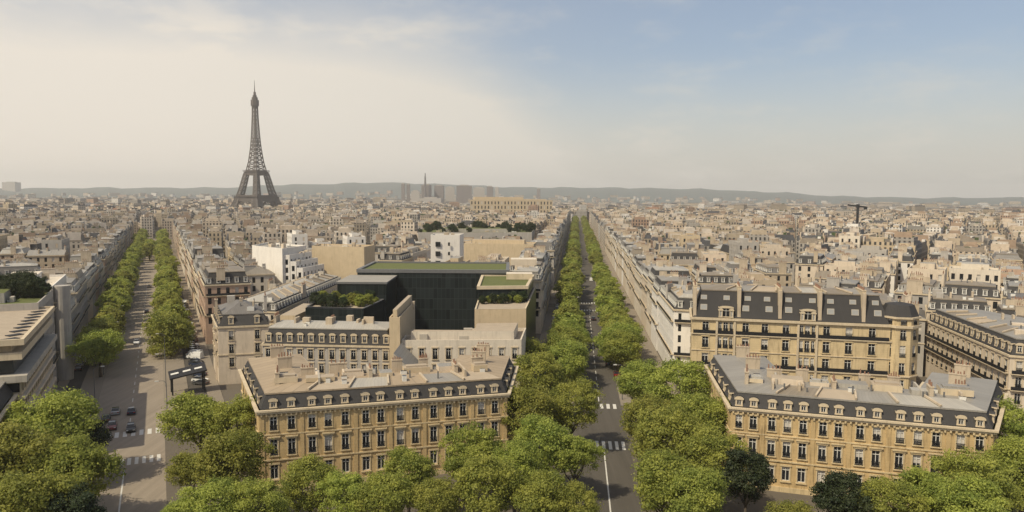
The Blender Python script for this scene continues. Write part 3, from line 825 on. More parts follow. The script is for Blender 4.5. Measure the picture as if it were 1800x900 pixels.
for k in range(5):
    b2 = MB(); b2.box(a[0] + 3.4, a[1] - .05, 26.6 - 4.4 * k, 28.8 - 4.4 * k, 2.3, .3, 0, 0); b2.build('window', ['glass'], tw, to)
    b2 = MB(); b2.box(a[0] + 8.5, a[1] - .05, 27 - 4.4 * k, 28.6 - 4.4 * k, .9, .3, 0, 0); b2.build('window', ['glass'], tw, to)
a = at2(812, 428, 25); b = at2(938, 430, 25)
simple_thing([a, b, (b[0] + 2, b[1] + 18), (a[0], a[1] + 18)], 24.5, 'tan', 'gravel', 'long beige bar with flat roof behind the white modern tower', 'flat', chim=False, win=False, seed=30)
a = at2(735, 408, 25); b = at2(935, 408, 25)
garden = [a, b, (b[0] + 4, b[1] + 60), (a[0] - 5, a[1] + 60)]
simple_thing(garden, 24.2, 'grey', 'green', 'wide building with a wooded garden on its roof beyond the beige bar', 'flat', chim=False, win=False, seed=31)
# ---- left side of the left avenue: modern block with overhanging roof slab
LC = Vector(at2(43, 596, 24)); LE = LC + Vector(IENA.d) * 44
out = Vector((-IENA.n[0], -IENA.n[1]))
fr = (out * 1.0 + Vector(IENA.d) * .06).normalized()
lp1 = ccw([tuple(LC), tuple(LE), tuple(LE + out * 30), tuple(LC + fr * 34)])
OCC.append(lp1); org = (LC.x, LC.y, 0)
lb = empty('office_block', org, 'beige modernist block on the left with overhanging flat roof and banded balconies', 'building')
w = MB()
i0 = inset(lp1, .9); i1 = inset(lp1, 2.2)
z = 0.0
fl = [(0, 3.8), (3.8, 6.9), (6.9, 10), (10, 13.1), (13.1, 16.2)]
for i in range(4):
    p, q = i0[i], i0[(i + 1) % 4]; L = math.hypot(q[0] - p[0], q[1] - p[1])
    ops = []
    for (a, b) in fl[1:]:
        nb = int(L / 2.6)
        ops += [((k + .12) * L / nb, (k + .88) * L / nb, a + 1.05, b - .35) for k in range(nb)]
    wall_edge(w, p, q, -.5, 16.2, ops, 0, 1, .35)
w.build('wall', ['tan', 'glass', 'trim'], lb, org)
for (a, b) in fl[1:]:
    s = MB(); s.band(inset(lp1, .9), a - .12, a + .4, .55, 0); s.build('balcony', ['cream'], lb, org)
s = MB(); s.prism(inset(lp1, -.1), 16.2, 17.4, 0); s.build('balcony', ['trim_grey'], lb, org)
s = MB(); s.prism(i1, 17.4, 20.2, 0, 0); s.build('glazed_storey', ['glass_d'], lb, org)
s = MB(); s.prism(inset(lp1, .6), 20.2, 21.5, 0); s.build('terrace_band', ['trim'], lb, org)
s = MB(); s.prism(inset(lp1, 2.4), 21.5, 23.0, 0, 0); s.build('recessed_storey', ['tan'], lb, org)
s = MB(); n4 = inset(lp1, .1)
for i in range(4): s.vquad(n4[i], n4[(i + 1) % 4], 22.9, 24.0, 0)
s.poly([(*p, 22.9) for p in n4[::-1]], 0)
flat_roof(s, n4, 23.6, .4, 0, 1, .6); s.build('roof', ['trim', 'gravel'], lb, org)
dI = Vector(IENA.d)
iE = min(range(4), key=lambda i: (Vector(lp1[i]) - LC).length)
for k in range(9):
    p = LC + dI * (3 + 4.4 * k) + out * 2.6
    b = MB(); b.box(p.x, p.y, 23.62, 23.75, 1.5, 2.6, -math.atan(.477), 0); b.build('roof_opening', ['iron'], lb, org)
# roof terrace with trees behind it
g0 = IENA.pt(176, IL); g1 = IENA.pt(199, IL)
gpl = ccw([g0, g1, tuple(Vector(g1) + out * 26), tuple(Vector(g0) + out * 30)])
simple_thing(gpl, 24.5, 'grey', 'green', 'grey building with a planted roof terrace behind the modernist block', 'flat', chim=False, seed=33, bays=2.2, balc=True)
# pale block with white terrace top and round stair tower
h0 = IENA.pt(203, IL - .5); h1 = IENA.pt(232, IL - .5)
hpl = ccw([h0, h1, tuple(Vector(h1) + out * 18), tuple(Vector(h0) + out * 18)])
hb, ho, _ = simple_thing(hpl, 25.0, 'white', 'pale', 'pale grey block with white roof terrace and a tall round stair tower', 'flat', chim=False, seed=34, bays=2.4)
s = MB(); p = Vector(IENA.pt(205, IL + 1.3)); s.tube([(p.x, p.y, 0), (p.x, p.y, 25.5)], [2.0, 2.0], 0, 20); s.build('stair_tower', ['grey'], hb, ho, smooth=False)
#@@ROWS
# =================================================================== terraces of buildings along the avenues
PLACED = []       # (dist, spec) of candidate buildings
WN, RN = list(WALLS), list(ROOFS)
def candidate(pl, eave, wall, roof, kind, mh, tagtxt, z0=0.0, face=None):
    cx = sum(p[0] for p in pl) / len(pl); cy = sum(p[1] for p in pl) / len(pl)
    vis = [project(x, y, z0 + eave + 2) for x, y in pl]
    if all(v is None or not (-100 < v[0] < 1900) for v in vis): return
    OCC.append(pl)
    PLACED.append(dict(d=math.hypot(cx, cy), pl=pl, eave=eave + z0, wall=wall, roof=roof, kind=kind, mh=mh, tag=tagtxt, z0=z0, cx=cx, cy=cy))

def row(ax, side, t0, t1, depth, off, walls, tagname, seed):
    rr = random.Random(seed); t = t0; k = 1; e = 19
    while t < t1:
        L = rr.uniform(14, 24) if t < 900 else rr.uniform(22, 34)
        a, b = ax.pt(t, off), ax.pt(t + L - .04, off)
        dd = depth + rr.uniform(-1, 2)
        c, d = ax.pt(t + L - .04, off + side * dd), ax.pt(t, off + side * dd)
        pl = ccw([a, b, c, d])
        # edge 0 must be a long edge so that chimneys stand on the party walls
        x, y = (a[0] + c[0]) / 2, (a[1] + c[1]) / 2
        if not any(sat(inset(pl, .3), o) for o in OCC):
            e = rr.choice([18, 19, 19.5, 20, 20.5, 21, 17]) - (3 if ax is IENA and side < 0 else 0)
            w = rr.choice(walls)
            candidate(pl, e, w, rr.choice(['zinc', 'pale zinc', 'zinc', 'brown zinc']), 'mansard', rr.uniform(2.8, 4.6), (tagname, k), gz(x, y)); k += 1
        t += L
    return
LIGHT = ['pale', 'cream', 'cream', 'pale', 'tan', 'white']
row(KLEB, 1, 240.5, 1500, 13, KR, ['pale', 'cream', 'pale', 'white', 'cream'], 'along the right side of the central avenue', 41)
row(KLEB, -1, 266, 1500, 13, KL, ['grey', 'cream', 'pale', 'grey', 'tan'], 'along the left side of the central avenue', 42)
row(IENA, 1, 207, 800, 13, IR, ['cream', 'tan', 'pale', 'cream', 'pink'], 'along the right side of the left avenue', 43)
row(IENA, -1, 233, 800, 13, IL, ['grey', 'pink', 'cream', 'grey', 'buff'], 'along the left side of the left avenue', 44)

# =================================================================== city blocks
def reg_ok(x, y, lo, hi, m_i, m_k, rmin):
    az = math.degrees(math.atan2(x, y)); r = math.hypot(x, y)
    if not (lo <= az < hi) or r < rmin: return False
    oi = IENA.off(x, y)
    if y < 830 and IL - m_i < oi < IR + m_i: return False
    ok = KLEB.off(x, y)
    if y < 1560 and KL - m_k < ok < KR + m_k: return False
    return True

def blocks(lo, hi, ang, rmin, rmax, seed, bu=66, bv=41, su=8, sv=7.5):
    rr = random.Random(seed)
    d = (math.sin(ang), math.cos(ang)); n = (math.cos(ang), -math.sin(ang))
    N = int(rmax / (bv + sv)) + 1; U = int(rmax / (bu + su)) + 1
    for i in range(0, U + 1):
        for j in range(-N, N + 1):
            jit = rr.uniform(-.10, .10)
            cu, cv = i * (bu + su) + rr.uniform(-3, 3) + (j % 2) * 17, j * (bv + sv) + rr.uniform(-2, 2)
            cx, cy = d[0] * cu + n[0] * cv, d[1] * cu + n[1] * cv
            r = math.hypot(cx, cy)
            if r > rmax + 60: continue
            base = rr.uniform(15.5, 19.5)
            a2 = math.pi / 2 - ang + jit                      # angle of the long rows
            ca, sa = math.cos(a2), math.sin(a2)
            def put(u, v, L, W, rot, tag_):
                x, y = cx + u * ca - v * sa, cy + u * sa + v * ca
                pl = rect(x, y, L - .06, W, a2 + rot)
                if not all(reg_ok(px, py, lo, hi, 14.5, 14.5, rmin) for px, py in pl): return
                if math.hypot(x, y) > rmax: return
                sh = inset(pl, .25)
                if not clear(sh): return
                q = rr.random(); e = base + rr.uniform(-2.2, 2.6)
                kind = 'mansard' if q < .58 else 'gable' if q < .78 else 'flat'
                if kind == 'flat': e += rr.choice([0, 2, 5, 8 if r > 420 else 1])
                w = rr.choice(['cream', 'cream', 'pale', 'tan', 'tan', 'buff', 'grey', 'grey', 'white' if rr.random() < .7 else 'pale', 'pink' if rr.random() < .4 else 'buff'])
                ro = rr.choice(['zinc', 'pale zinc', 'brown zinc', 'dark zinc', 'brown zinc', 'brown zinc']) if kind != 'flat' else rr.choice(['gravel', 'gravel_grey', 'gravel_grey', 'pale zinc'])
                if kind == 'gable' and rr.random() < .06: ro = 'tile'
                candidate(pl, e, w, ro, kind, rr.uniform(2.2, 4.2) if kind == 'mansard' else rr.uniform(1.6, 3.0), None, gz(x, y))
            for s in (-1, 1):
                u = -bu / 2
                while u < bu / 2 - 8:
                    L = min(rr.uniform(12, 22), bu / 2 - u)
                    if bu / 2 - u - L < 8: L = bu / 2 - u
                    put(u + L / 2, s * (bv / 2 - 6.2), L, rr.uniform(11, 12.4), 0, 0); u += L
                put(s * (bu / 2 - 6), 0, bv - 25.0, 12, math.pi / 2, 0)
            if rr.random() < .5: put(rr.uniform(-8, 8), 0, rr.uniform(12, 26), 9, 0, 0)
blocks(-39, -25.4, R(-25.5), 232, 1300, 51)
blocks(-25.4, -11, R(-22), 262, 1300, 52)
blocks(-11, 5, R(4), 285, 1400, 53)
blocks(5, 21, R(6), 205, 1400, 54)
blocks(21, 39, R(32), 206, 1400, 55)

# rank by how large they show; the nearest ones become things, the others one far mass
PLACED.sort(key=lambda s: s['d'] * (1.0 if s['tag'] is None else .72))
NTHING = 268
WT = {'cream': 'cream', 'pale': 'pale stone', 'white': 'white', 'tan': 'tan', 'buff': 'buff brick', 'grey': 'grey', 'pink': 'pinkish brick'}
RT = {'zinc': 'grey zinc roof', 'pale zinc': 'pale zinc roof', 'brown zinc': 'brownish zinc roof', 'dark zinc': 'dark zinc roof', 'gravel': 'flat gravel roof', 'gravel_grey': 'flat grey roof', 'tile': 'red tiled roof'}
LAND = [(60, 'the modernist block'), (190, 'the round stair tower'), (330, 'the left avenue trees'), (400, "the lattice tower's left leg"), (475, 'the lattice tower'), (560, 'the white stepped block'), (660, 'the tan gable block'),
        (750, 'the dark glass court'), (815, 'the white modern tower'), (900, 'the beige bar'), (980, 'the central avenue'), (1100, 'the right avenue trees'), (1190, 'the bright white flank'), (1270, 'the first slate-roof chimney'),
        (1350, 'the second slate-roof chimney'), (1440, 'the third slate-roof chimney'), (1520, 'the fourth slate-roof chimney'), (1600, 'the slate turret'), (1690, 'the right side street'), (1900, 'the right corner building')]
cnt = {}
for s in PLACED[:NTHING]:
    if s['tag']: lab = '%s building with %s, %s %s' % (WT[s['wall']], RT[s['roof']], nth(s['tag'][1]), s['tag'][0])
    else:
        p = project(s['cx'], s['cy'], s['eave']); nm = next((n for x, n in LAND if p and p[0] < x), LAND[-1][1])
        cnt[nm] = cnt.get(nm, 0) + 1
        lab = '%s building, %s, %s back in line with %s' % (WT[s['wall']], RT[s['roof']], nth(cnt[nm]), nm)
    far = s['d'] > 330
    simple_thing(s['pl'], s['eave'], s['wall'], s['roof'], lab, s['kind'], s['mh'], seed=int(s['cx'] * 7 + s['cy']), z0=s['z0'], occ=False, bays=2.5 if not far else 2.9,
                 balc=s['tag'] is not None, dorm=s['d'] < 420 or s['tag'] is not None, slate=random.Random(int(s['cx'])).choice(['slate', 'slate', 'dark zinc', s['roof']]))
WC = {'cream': (.56, .46, .35), 'pale': (.62, .54, .44), 'white': (.72, .69, .64), 'tan': (.49, .40, .28), 'buff': (.43, .36, .27), 'grey': (.38, .35, .31), 'pink': (.42, .29, .21)}
RC = {'zinc': (.25, .235, .21), 'pale zinc': (.37, .35, .31), 'brown zinc': (.215, .18, .14), 'dark zinc': (.13, .12, .11), 'gravel': (.33, .27, .20), 'gravel_grey': (.25, .23, .205), 'tile': (.28, .15, .09)}
#@@FAR
far = MB(); rr = random.Random(77)
def far_building(pl, z0, e, wc, rc, kind, mh, chim):
    for i in range(4):
        p, q = pl[i], pl[(i + 1) % 4]
        nx, ny = q[1] - p[1], p[0] - q[0]
        if -(p[0] + q[0]) * nx - (p[1] + q[1]) * ny > 0 or True: far.vquad(p, q, z0 - .5, e, 0, 0 if chim else .2, wc)
    if kind == 'flat':
        far.poly([(*p, e) for p in pl], 1, None, rc)
        b = inset(pl, 3.0); far.prism(b, e, e + 2.5, 1, 1, wc)
    else:
        k = 1.3 if kind == 'mansard' else 4.5
        b = inset(pl, k); dark = (.07, .07, .075) if kind == 'mansard' and rr.random() < .6 else rc
        for i in range(4): far.poly([(*pl[i], e), (*pl[(i + 1) % 4], e), (*b[(i + 1) % 4], e + mh), (*b[i], e + mh)], 1, None, dark)
        far.poly([(*p, e + mh) for p in b], 1, None, rc)
    if math.hypot(*pl[0]) < 3000:
        a, b_, c, d = [Vector(x) for x in inset(pl, 1.6)]; t = math.atan2((b_ - a).y, (b_ - a).x); zt = e + (mh if kind != 'flat' else 0)
        for _ in range(rr.randint(3, 6)):
            u, v = rr.random(), rr.random(); p = a.lerp(b_, u).lerp(d.lerp(c, u), v)
            far.box(p.x, p.y, zt - 1.5, zt + rr.uniform(.3, 1.9), rr.uniform(.8, 3.6), rr.uniform(.6, 2), t, 1, rr.choice([(.08, .075, .07), (.5, .44, .35), (.3, .25, .2), (.18, .16, .14), (.66, .63, .58), (.06, .085, .03)]))
    if chim:
        a, b_, c, d = [Vector(x) for x in pl]; W = (c - b_).length; t = math.atan2((c - b_).y, (c - b_).x)
        for m_ in ((a + d) / 2, (b_ + c) / 2):
            m_ = m_.lerp((a + c) / 2, .06); L = rr.uniform(3, W * .9); top = e + (mh if kind != 'flat' else 1) + rr.uniform(.6, 2.4)
            cc = rr.choice([(.46, .38, .28), (.55, .46, .36), (.34, .25, .18), (.55, .49, .42)])
            far.box(m_.x, m_.y, e - .5, top, L, .8, t, 1, cc)
for s in PLACED[NTHING:]:
    k = rr.uniform(.85, 1.12)
    far_building(s['pl'], s['z0'], s['eave'], sc3(WC[s['wall']], k * .9), sc3(RC[s['roof']], k * .85), s['kind'], s['mh'], True)
def scatter(r0, r1, du, dv, lmin, lmax, wmin, wmax, hmin, hmax, chim):
    r = r0
    while r < r1:
        na = int(R(80) * r / du)
        for k in range(na):
            az = R(-40) + R(80) * (k + rr.uniform(.1, .9)) / na; q = r + rr.uniform(-.5, .5) * dv
            x, y = q * math.sin(az), q * math.cos(az)
            azd = math.degrees(az)
            if y < 1560 and KL - 8 < KLEB.off(x, y) < KR + 8: continue
            if math.hypot(x - EX, y - EY) < 95: continue
            z0 = gz(x, y) + hill(azd, q)
            ang = R(5 if azd > -10 else -25) + rr.choice([0, .2, -.3, .5, 0]) + rr.uniform(-.08, .08)
            L, W = rr.uniform(lmin, lmax), rr.uniform(wmin, wmax)
            w = rr.choice(list(WC)); ro = rr.choice(['zinc', 'pale zinc', 'brown zinc', 'zinc', 'dark zinc', 'gravel', 'tile' if rr.random() < .15 else 'zinc'])
            h = rr.uniform(hmin, hmax) * (1 if rr.random() > .04 else 1.5)
            kk = rr.uniform(.8, 1.15)
            far_building(rect(x, y, L, W, ang + rr.choice([0, math.pi / 2])), z0, z0 + h, sc3(WC[w], kk * .9), sc3(RC[ro], kk * .85), rr.choice(['mansard', 'mansard', 'gable', 'flat']), rr.uniform(2.5, 4), chim)
        r += dv
# where the lattice tower stands, and the hills
e_ = at(447, 137, 316.0); EX, EY = e_.x, e_.y
HP = [(-45, 75), (-34, 80), (-28, 95), (-22, 105), (-16, 150), (-10, 180), (-5, 170), (0, 150), (8, 150), (14, 140), (19, 110), (24, 66), (29, 55), (34, 62), (45, 70)]
def hill(az, r):
    for (a, h), (b, g) in zip(HP, HP[1:]):
        if a <= az <= b: top = h + (g - h) * sstep(a, b, az); break
    else: top = 70
    top += 6 * math.sin(az * 1.9) + 3 * math.sin(az * 5.3 + 1)
    return (top + 20) * sstep(4800, 8600, r)
scatter(1300, 1700, 30, 24, 14, 30, 11, 14, 15, 24, True)
scatter(1700, 3000, 42, 36, 16, 44, 11, 15, 14, 26, True)
scatter(3000, 5000, 80, 75, 20, 70, 12, 18, 12, 30, False)
scatter(5000, 6400, 150, 140, 20, 80, 12, 22, 9, 24, False)
fo = far.build('distant_buildings', ['far_wall', 'far_roof'], None, (0, 0, 0), tint=True)
tag(fo, 'hazy mass of cream walls and zinc roofs stretching to the hills', 'buildings', None, 'stuff')

# =================================================================== landmarks far away
m_iron = m_plain('brown_iron_lattice', (.10, .085, .075), .7, .15, .05); M['tower_iron'] = m_iron
EZ = -14.0
et = empty('lattice_tower', (EX, EY, EZ), 'tall tapering iron lattice tower with platforms and antenna on the skyline', 'tower')
def interp(t, x):
    for (a, p), (b, q) in zip(t, t[1:]):
        if a <= x <= b: return p + (q - p) * (x - a) / (b - a)
    return t[-1][1]
OUT_ = [(0, 62.5), (20, 51), (40, 42), (57, 35.5), (80, 28.5), (115, 20.3), (119, 17.0), (140, 12.6), (170, 9.0), (200, 6.8), (240, 5.0), (280, 4.2)]
INN_ = [(0, 37.5), (20, 30), (40, 24), (57, 22.5), (80, 18.0), (115, 11.8), (140, 7.0), (170, 2.5), (190, .6), (200, .01)]
ROTZ = R(45) + math.atan2(-EX, EY)
def tw_(x, y, z):
    x *= .92; y *= .92
    return (x * math.cos(ROTZ) - y * math.sin(ROTZ), x * math.sin(ROTZ) + y * math.cos(ROTZ), z)
def leg_mesh(sx, sy, levels, wd):
    b = MB()
    for a, c in zip(levels, levels[1:]):
        def corners(h):
            o, i = interp(OUT_, h), interp(INN_, h)
            return [tw_(sx * p, sy * q, h) for p, q in ((o, o), (i, o), (i, i), (o, i))]
        A, B = corners(a), corners(c)
        for k in range(4):
            j = (k + 1) % 4
            b.bar(A[k], B[k], wd * 1.3); b.bar(A[k], A[j], wd); b.bar(A[k], B[j], wd * .8); b.bar(A[j], B[k], wd * .8)
            m_ = [(x + y) / 2 for x, y in zip(A[k], B[k])]; n_ = [(x + y) / 2 for x, y in zip(A[j], B[j])]; b.bar(m_, n_, wd * .7)
    return b
for sx, sy in ((1, 1), (1, -1), (-1, 1), (-1, -1)):
    leg_mesh(sx, sy, [0, 10, 20, 30, 40, 48, 56], 2.8).build('leg', ['tower_iron'], et)
    leg_mesh(sx, sy, [60, 69, 78, 87, 96, 105, 114], 1.9).build('upper_leg', ['tower_iron'], et)
def platform(name, h, z0, z1, over):
    b = MB(); q = [tw_(x * h, y * h, 0)[:2] for x, y in ((-1, -1), (1, -1), (1, 1), (-1, 1))]
    b.prism(q, z0, z1 - 2.2, 0); b.prism(inset(q, -over), z1 - 2.2, z1 - 1.4, 0); b.prism(inset(q, over * 1.2), z1 - 1.4, z1 + 1.6, 0)
    o = inset(q, -over)
    n = 14
    for i in range(4):
        for k in range(n):
            p = Vector(o[i]).lerp(Vector(o[(i + 1) % 4]), k / n); b.bar((p.x, p.y, z1 - 1.4), (p.x, p.y, z1 + 1.2), .6)
        b.bar((*o[i], z1 + 1.2), (*o[(i + 1) % 4], z1 + 1.2), .7)
    b.build(name, ['tower_iron'], et)
platform('platform', 38.0, 49, 62, 2.4); platform('platform', 20.5, 109, 119, 1.8)
for s in range(4):                                # the arches under the first platform
    b = MB(); n = 14; c, q = [(0, -1), (1, 0), (0, 1), (-1, 0)][s]
    def P(a, r): 
        u, z = -r * math.cos(a), 12 + r * math.sin(a); o = interp(OUT_, max(0, z)) - 1
        return tw_(u if c == 0 else c * o, u if q == 0 else q * o, z)
    for k in range(n):
        a, d = math.pi * k / n, math.pi * (k + 1) / n
        b.bar(P(a, 37), P(d, 37), 1.6); b.bar(P(a, 34), P(d, 34), 1.3); b.bar(P(a, 34), P(d, 37), 1)
    b.build('arch', ['tower_iron'], et)
b = MB()
lv = [119, 129, 139, 149, 159, 168, 177, 186, 195, 204, 213, 222, 231, 240, 249, 258, 267, 275]
for a, c in zip(lv, lv[1:]):
    for h in (0,):
        for sx, sy in ((1, 1), (1, -1), (-1, 1), (-1, -1)):
            pass
    o0, o1, i0_, i1_ = interp(OUT_, a), interp(OUT_, c), interp(INN_, a), interp(INN_, c)
    for k in range(4):
        s = [(-1, -1), (1, -1), (1, 1), (-1, 1)]; A, B = s[k], s[(k + 1) % 4]
        b.bar(tw_(A[0] * o0, A[1] * o0, a), tw_(A[0] * o1, A[1] * o1, c), 1.9)
        b.bar(tw_(A[0] * o0, A[1] * o0, a), tw_(B[0] * o0, B[1] * o0, a), 1.2)
        b.bar(tw_(A[0] * o0, A[1] * o0, a), tw_(B[0] * o1, B[1] * o1, c), 1.25); b.bar(tw_(B[0] * o0, B[1] * o0, a), tw_(A[0] * o1, A[1] * o1, c), 1.25)
        if i0_ > .5:
            mx0, mx1 = (A[0] + B[0]) / 2, (A[1] + B[1]) / 2
            for sg in (-1, 1):
                g0 = (mx0 * o0 + sg * (B[0] - A[0]) / 2 * i0_, mx1 * o0 + sg * (B[1] - A[1]) / 2 * i0_, a); g1 = (mx0 * o1 + sg * (B[0] - A[0]) / 2 * i1_, mx1 * o1 + sg * (B[1] - A[1]) / 2 * i1_, c)
                b.bar(tw_(*g0), tw_(*g1), 1.4)
b.bar((0, 0, 118), (0, 0, 276), 2.6)
b.build('upper_shaft', ['tower_iron'], et)
b = MB(); q8 = lambda r: [(r * math.cos(R(45 * k + 22.5) + ROTZ), r * math.sin(R(45 * k + 22.5) + ROTZ)) for k in range(8)]
b.prism(q8(7.4), 262, 267, 0); b.prism(q8(9.6), 267, 280, 0); b.prism(q8(7.2), 280, 286, 0); b.prism(q8(4.8), 285, 291, 0); b.prism(q8(3.0), 291, 298, 0)
b.build('top_cabin', ['tower_iron'], et)
b = MB(); b.tube([(0, 0, 298), (0, 0, 311), (0, 0, 325)], [1.3, .7, .35], 0, 6); b.build('antenna', ['tower_iron'], et)

# high-rise cluster, long palace, others on the skyline
m, nt = new_mat('hazy_tower_facade'); tcn = nt.nodes.new('ShaderNodeTexCoord'); sp = nt.nodes.new('ShaderNodeSeparateXYZ'); nt.links.new(tcn.outputs['UV'], sp.inputs[0])
lu = math_(nt, 'LESS_THAN', math_(nt, 'FRACT', math_(nt, 'DIVIDE', sp.outputs[0], 6)), .4); lv_ = math_(nt, 'LESS_THAN', math_(nt, 'FRACT', math_(nt, 'DIVIDE', sp.outputs[1], 3.4)), .55)
finish(nt, mixc(nt, math_(nt, 'MULTIPLY', math_(nt, 'MAXIMUM', lu, lv_), .7), (.30, .26, .24), (.06, .055, .06)), .6); M['tower_facade'] = m
def highrise(x0, x1, ytop, D, label, base=-20, dep=None, name='high_rise', steps=0, mt='tower_facade'):
    a, b = atd(x0, D), atd(x1, D); zt = CAMZ + (347 - ytop + (x0 - 900) * .0061) / FPX * D
    w = b[0] - a[0]; dep = dep or w * .8
    org = ((a[0] + b[0]) / 2, D, base); root = empty(name, org, label, 'tower block', 'tower blocks on the skyline')
    m_ = MB(); c = rect((a[0] + b[0]) / 2, D + dep / 2, w, dep, R(rnd.uniform(-5, 5)))
    for i in range(4): m_.vquad(c[i], c[(i + 1) % 4], base, zt, 0, 1)
    m_.poly([(*p, zt) for p in c], 0); m_.build('tower_body', [mt], root, org)
    m_ = MB(); m_.prism(inset(c, min(w, dep) * .25), zt, zt + 5, 0); m_.build('plant_room', ['grey'], root, org)
    return root
highrise(705, 711, 325, 3500, 'slim tower block, leftmost of the hazy high-rise cluster')
highrise(714, 720, 326, 3560, 'slim tower block, second from the left in the high-rise cluster')
highrise(740, 757, 327, 3600, 'tower block directly below the tall chimney mast')
highrise(763, 779, 328, 3650, 'tower block just right of the chimney mast')
highrise(801, 828, 328, 3700, 'widest tower block of the hazy high-rise cluster')
highrise(782, 798, 331, 3800, 'pale slab between the chimney mast towers and the widest tower', mt='grey')
highrise(831, 851, 332, 3900, 'pale slab just right of the widest tower block', mt='grey')
highrise(722, 737, 338, 3450, 'low slab between the two slim towers and the chimney mast', mt='grey')
highrise(855, 866, 330, 3750, 'narrow tower block near the right end of the high-rise cluster')
highrise(870, 876, 332, 3850, 'thin pale slab, right end of the high-rise cluster', mt='grey')
highrise(735, 775, 350, 3450, 'low podium slab under the chimney mast', mt='grey')
highrise(943, 949, 334, 4300, 'lone small tower block left of the central avenue on the skyline')
highrise(4, 26, 322, 6200, 'broad hazy tower block on the skyline at the left edge', mt='grey')
p = atd(747, 3580); ch = MB(); ch.tube([(p[0], p[1], -20), (p[0], p[1], 132), (p[0], p[1], 160)], [7, 4.2, 2.0], 0, 10)
tag(ch.build('chimney_mast', ['tower_facade'], None, (p[0], p[1], -20)), 'tall slim chimney mast rising above the hazy high-rises', 'chimney')
# palace
D = 1330; a, b = atd(826, D), atd(972, D)
pr, po, _ = simple_thing([(a[0], D), (b[0], D + 25), (b[0], D + 65), (a[0], D + 40)], 43, 'tan', 'gravel', 'long yellowish palace wing on the skyline left of the central avenue', 'flat', chim=False, fh=8, bays=6, winw=2.2, name='palace', cat='palace', group=None, seed=60, first=12, balc=False)
b2 = MB(); c = ((a[0] + b[0]) / 2 - 25, D + 36); b2.box(c[0], c[1], 43, 49, 90, 22, R(10), 0); b2.build('attic_storey', ['tan'], pr, po)
# tower crane
c = Vector((*atd(1506, 800), 0)); cr = empty('tower_crane', (c.x, c.y, 0), 'dark tower crane standing above the rooftops on the right', 'crane')
b = MB(); b.box(0, 0, 0, 41, 2.0, 2.0, 0, 0); b.build('mast', ['iron'], cr)
b = MB(); b.bar((-12, -3, 43.2), (11, 3, 40.6), 1.6, 0); b.build('jib', ['iron'], cr)
b = MB(); b.box(0, 0, 40, 44, 2.6, 2.6, 0, 0); b.build('cab', ['iron'], cr)
b = MB(); b.box(9.5, 2.5, 38.2, 40.4, 3.0, 2.2, 0, 0, bottom=True); b.build('counterweight', ['iron'], cr)
# white dome far left
c = atd(32, 3600); dm = MB(); n = 12
for k in range(5):
    a0, a1 = math.pi / 2 * k / 5, math.pi / 2 * (k + 1) / 5
    for i in range(n):
        g0, g1 = 2 * math.pi * i / n, 2 * math.pi * (i + 1) / n
        P = lambda a, g: (c[0] + 30 * math.cos(a) * math.cos(g), c[1] + 30 * math.cos(a) * math.sin(g), 5 + 17 * math.sin(a))
        dm.poly([P(a0, g0), P(a0, g1), P(a1, g1), P(a1, g0)], 0)
dm.tube([(c[0], c[1], -30), (c[0], c[1], 5)], [30, 30], 0, 12)
tag(dm.build('dome', ['white'], None, (c[0], c[1], -27)), 'low pale dome on the hazy skyline at far left', 'dome')
#@@GROUND
# =================================================================== ground, roads, hills
def m_ground(name, c0, c1, scale=.05, rough=.95, fine=2.0):
    m, nt = new_mat(name); v = coords(nt)
    a = noise(nt, v, scale, 6, .7); f_ = noise(nt, v, fine, 3, .7)
    c = mixc(nt, a, c0, c1); c = mixc(nt, math_(nt, 'MULTIPLY', f_, .35), c, sc3(c0, .7))
    finish(nt, c, rough, f_, .3); return m
M['city_ground'] = m_ground('city_ground', (.09, .077, .06), (.16, .135, .105), .02)
M['asphalt'] = m_ground('asphalt', (.062, .054, .045), (.10, .088, .073), .09)
M['cobble'] = m_ground('worn_cobbles', (.16, .13, .10), (.34, .285, .22), .06)
M['pave'] = m_ground('pavement', (.19, .16, .125), (.28, .235, .18), .08)
def m_road(name, c0, c1, slope):
    m, nt = new_mat(name); a_ = math.atan(slope)
    tc = nt.nodes.new('ShaderNodeTexCoord'); mp = nt.nodes.new('ShaderNodeMapping'); mp.inputs['Rotation'].default_value = (0, 0, a_); mp.inputs['Scale'].default_value = (.9, .035, 1)
    nt.links.new(tc.outputs['Object'], mp.inputs[0])
    tr = noise(nt, mp.outputs[0], 1.0, 3, .6); big = noise(nt, coords(nt), .07, 5, .7); fine = noise(nt, coords(nt), 2.2, 3, .7)
    c = mixc(nt, tr, c0, c1); c = mixc(nt, math_(nt, 'MULTIPLY', big, .6), c, sc3(c1, .95)); c = mixc(nt, math_(nt, 'MULTIPLY', fine, .3), c, sc3(c0, .7))
    finish(nt, c, .9, fine, .3); return m
M['cobble'] = m_road('worn_cobbles', (.13, .105, .08), (.37, .31, .24), -.477)
M['road_k'] = m_road('worn_asphalt', (.045, .04, .033), (.125, .11, .092), .0872)
M['paint'] = m_ground('road_paint', (.5, .48, .44), (.68, .66, .6), 1.5)
M['granite'] = m_ground('granite_kerb', (.26, .24, .21), (.36, .33, .29), 1)
M['hillside'] = m_ground('wooded_hillside', (.02, .05, .05), (.14, .15, .14), .006, 1, .02)
g = MB(); rs = [0, 60, 120, 200, 300, 450, 700, 850, 1000, 1150, 1300, 1500, 1800, 2200, 2600, 3000, 3600, 4300, 5000, 7000, 10000, 14000]
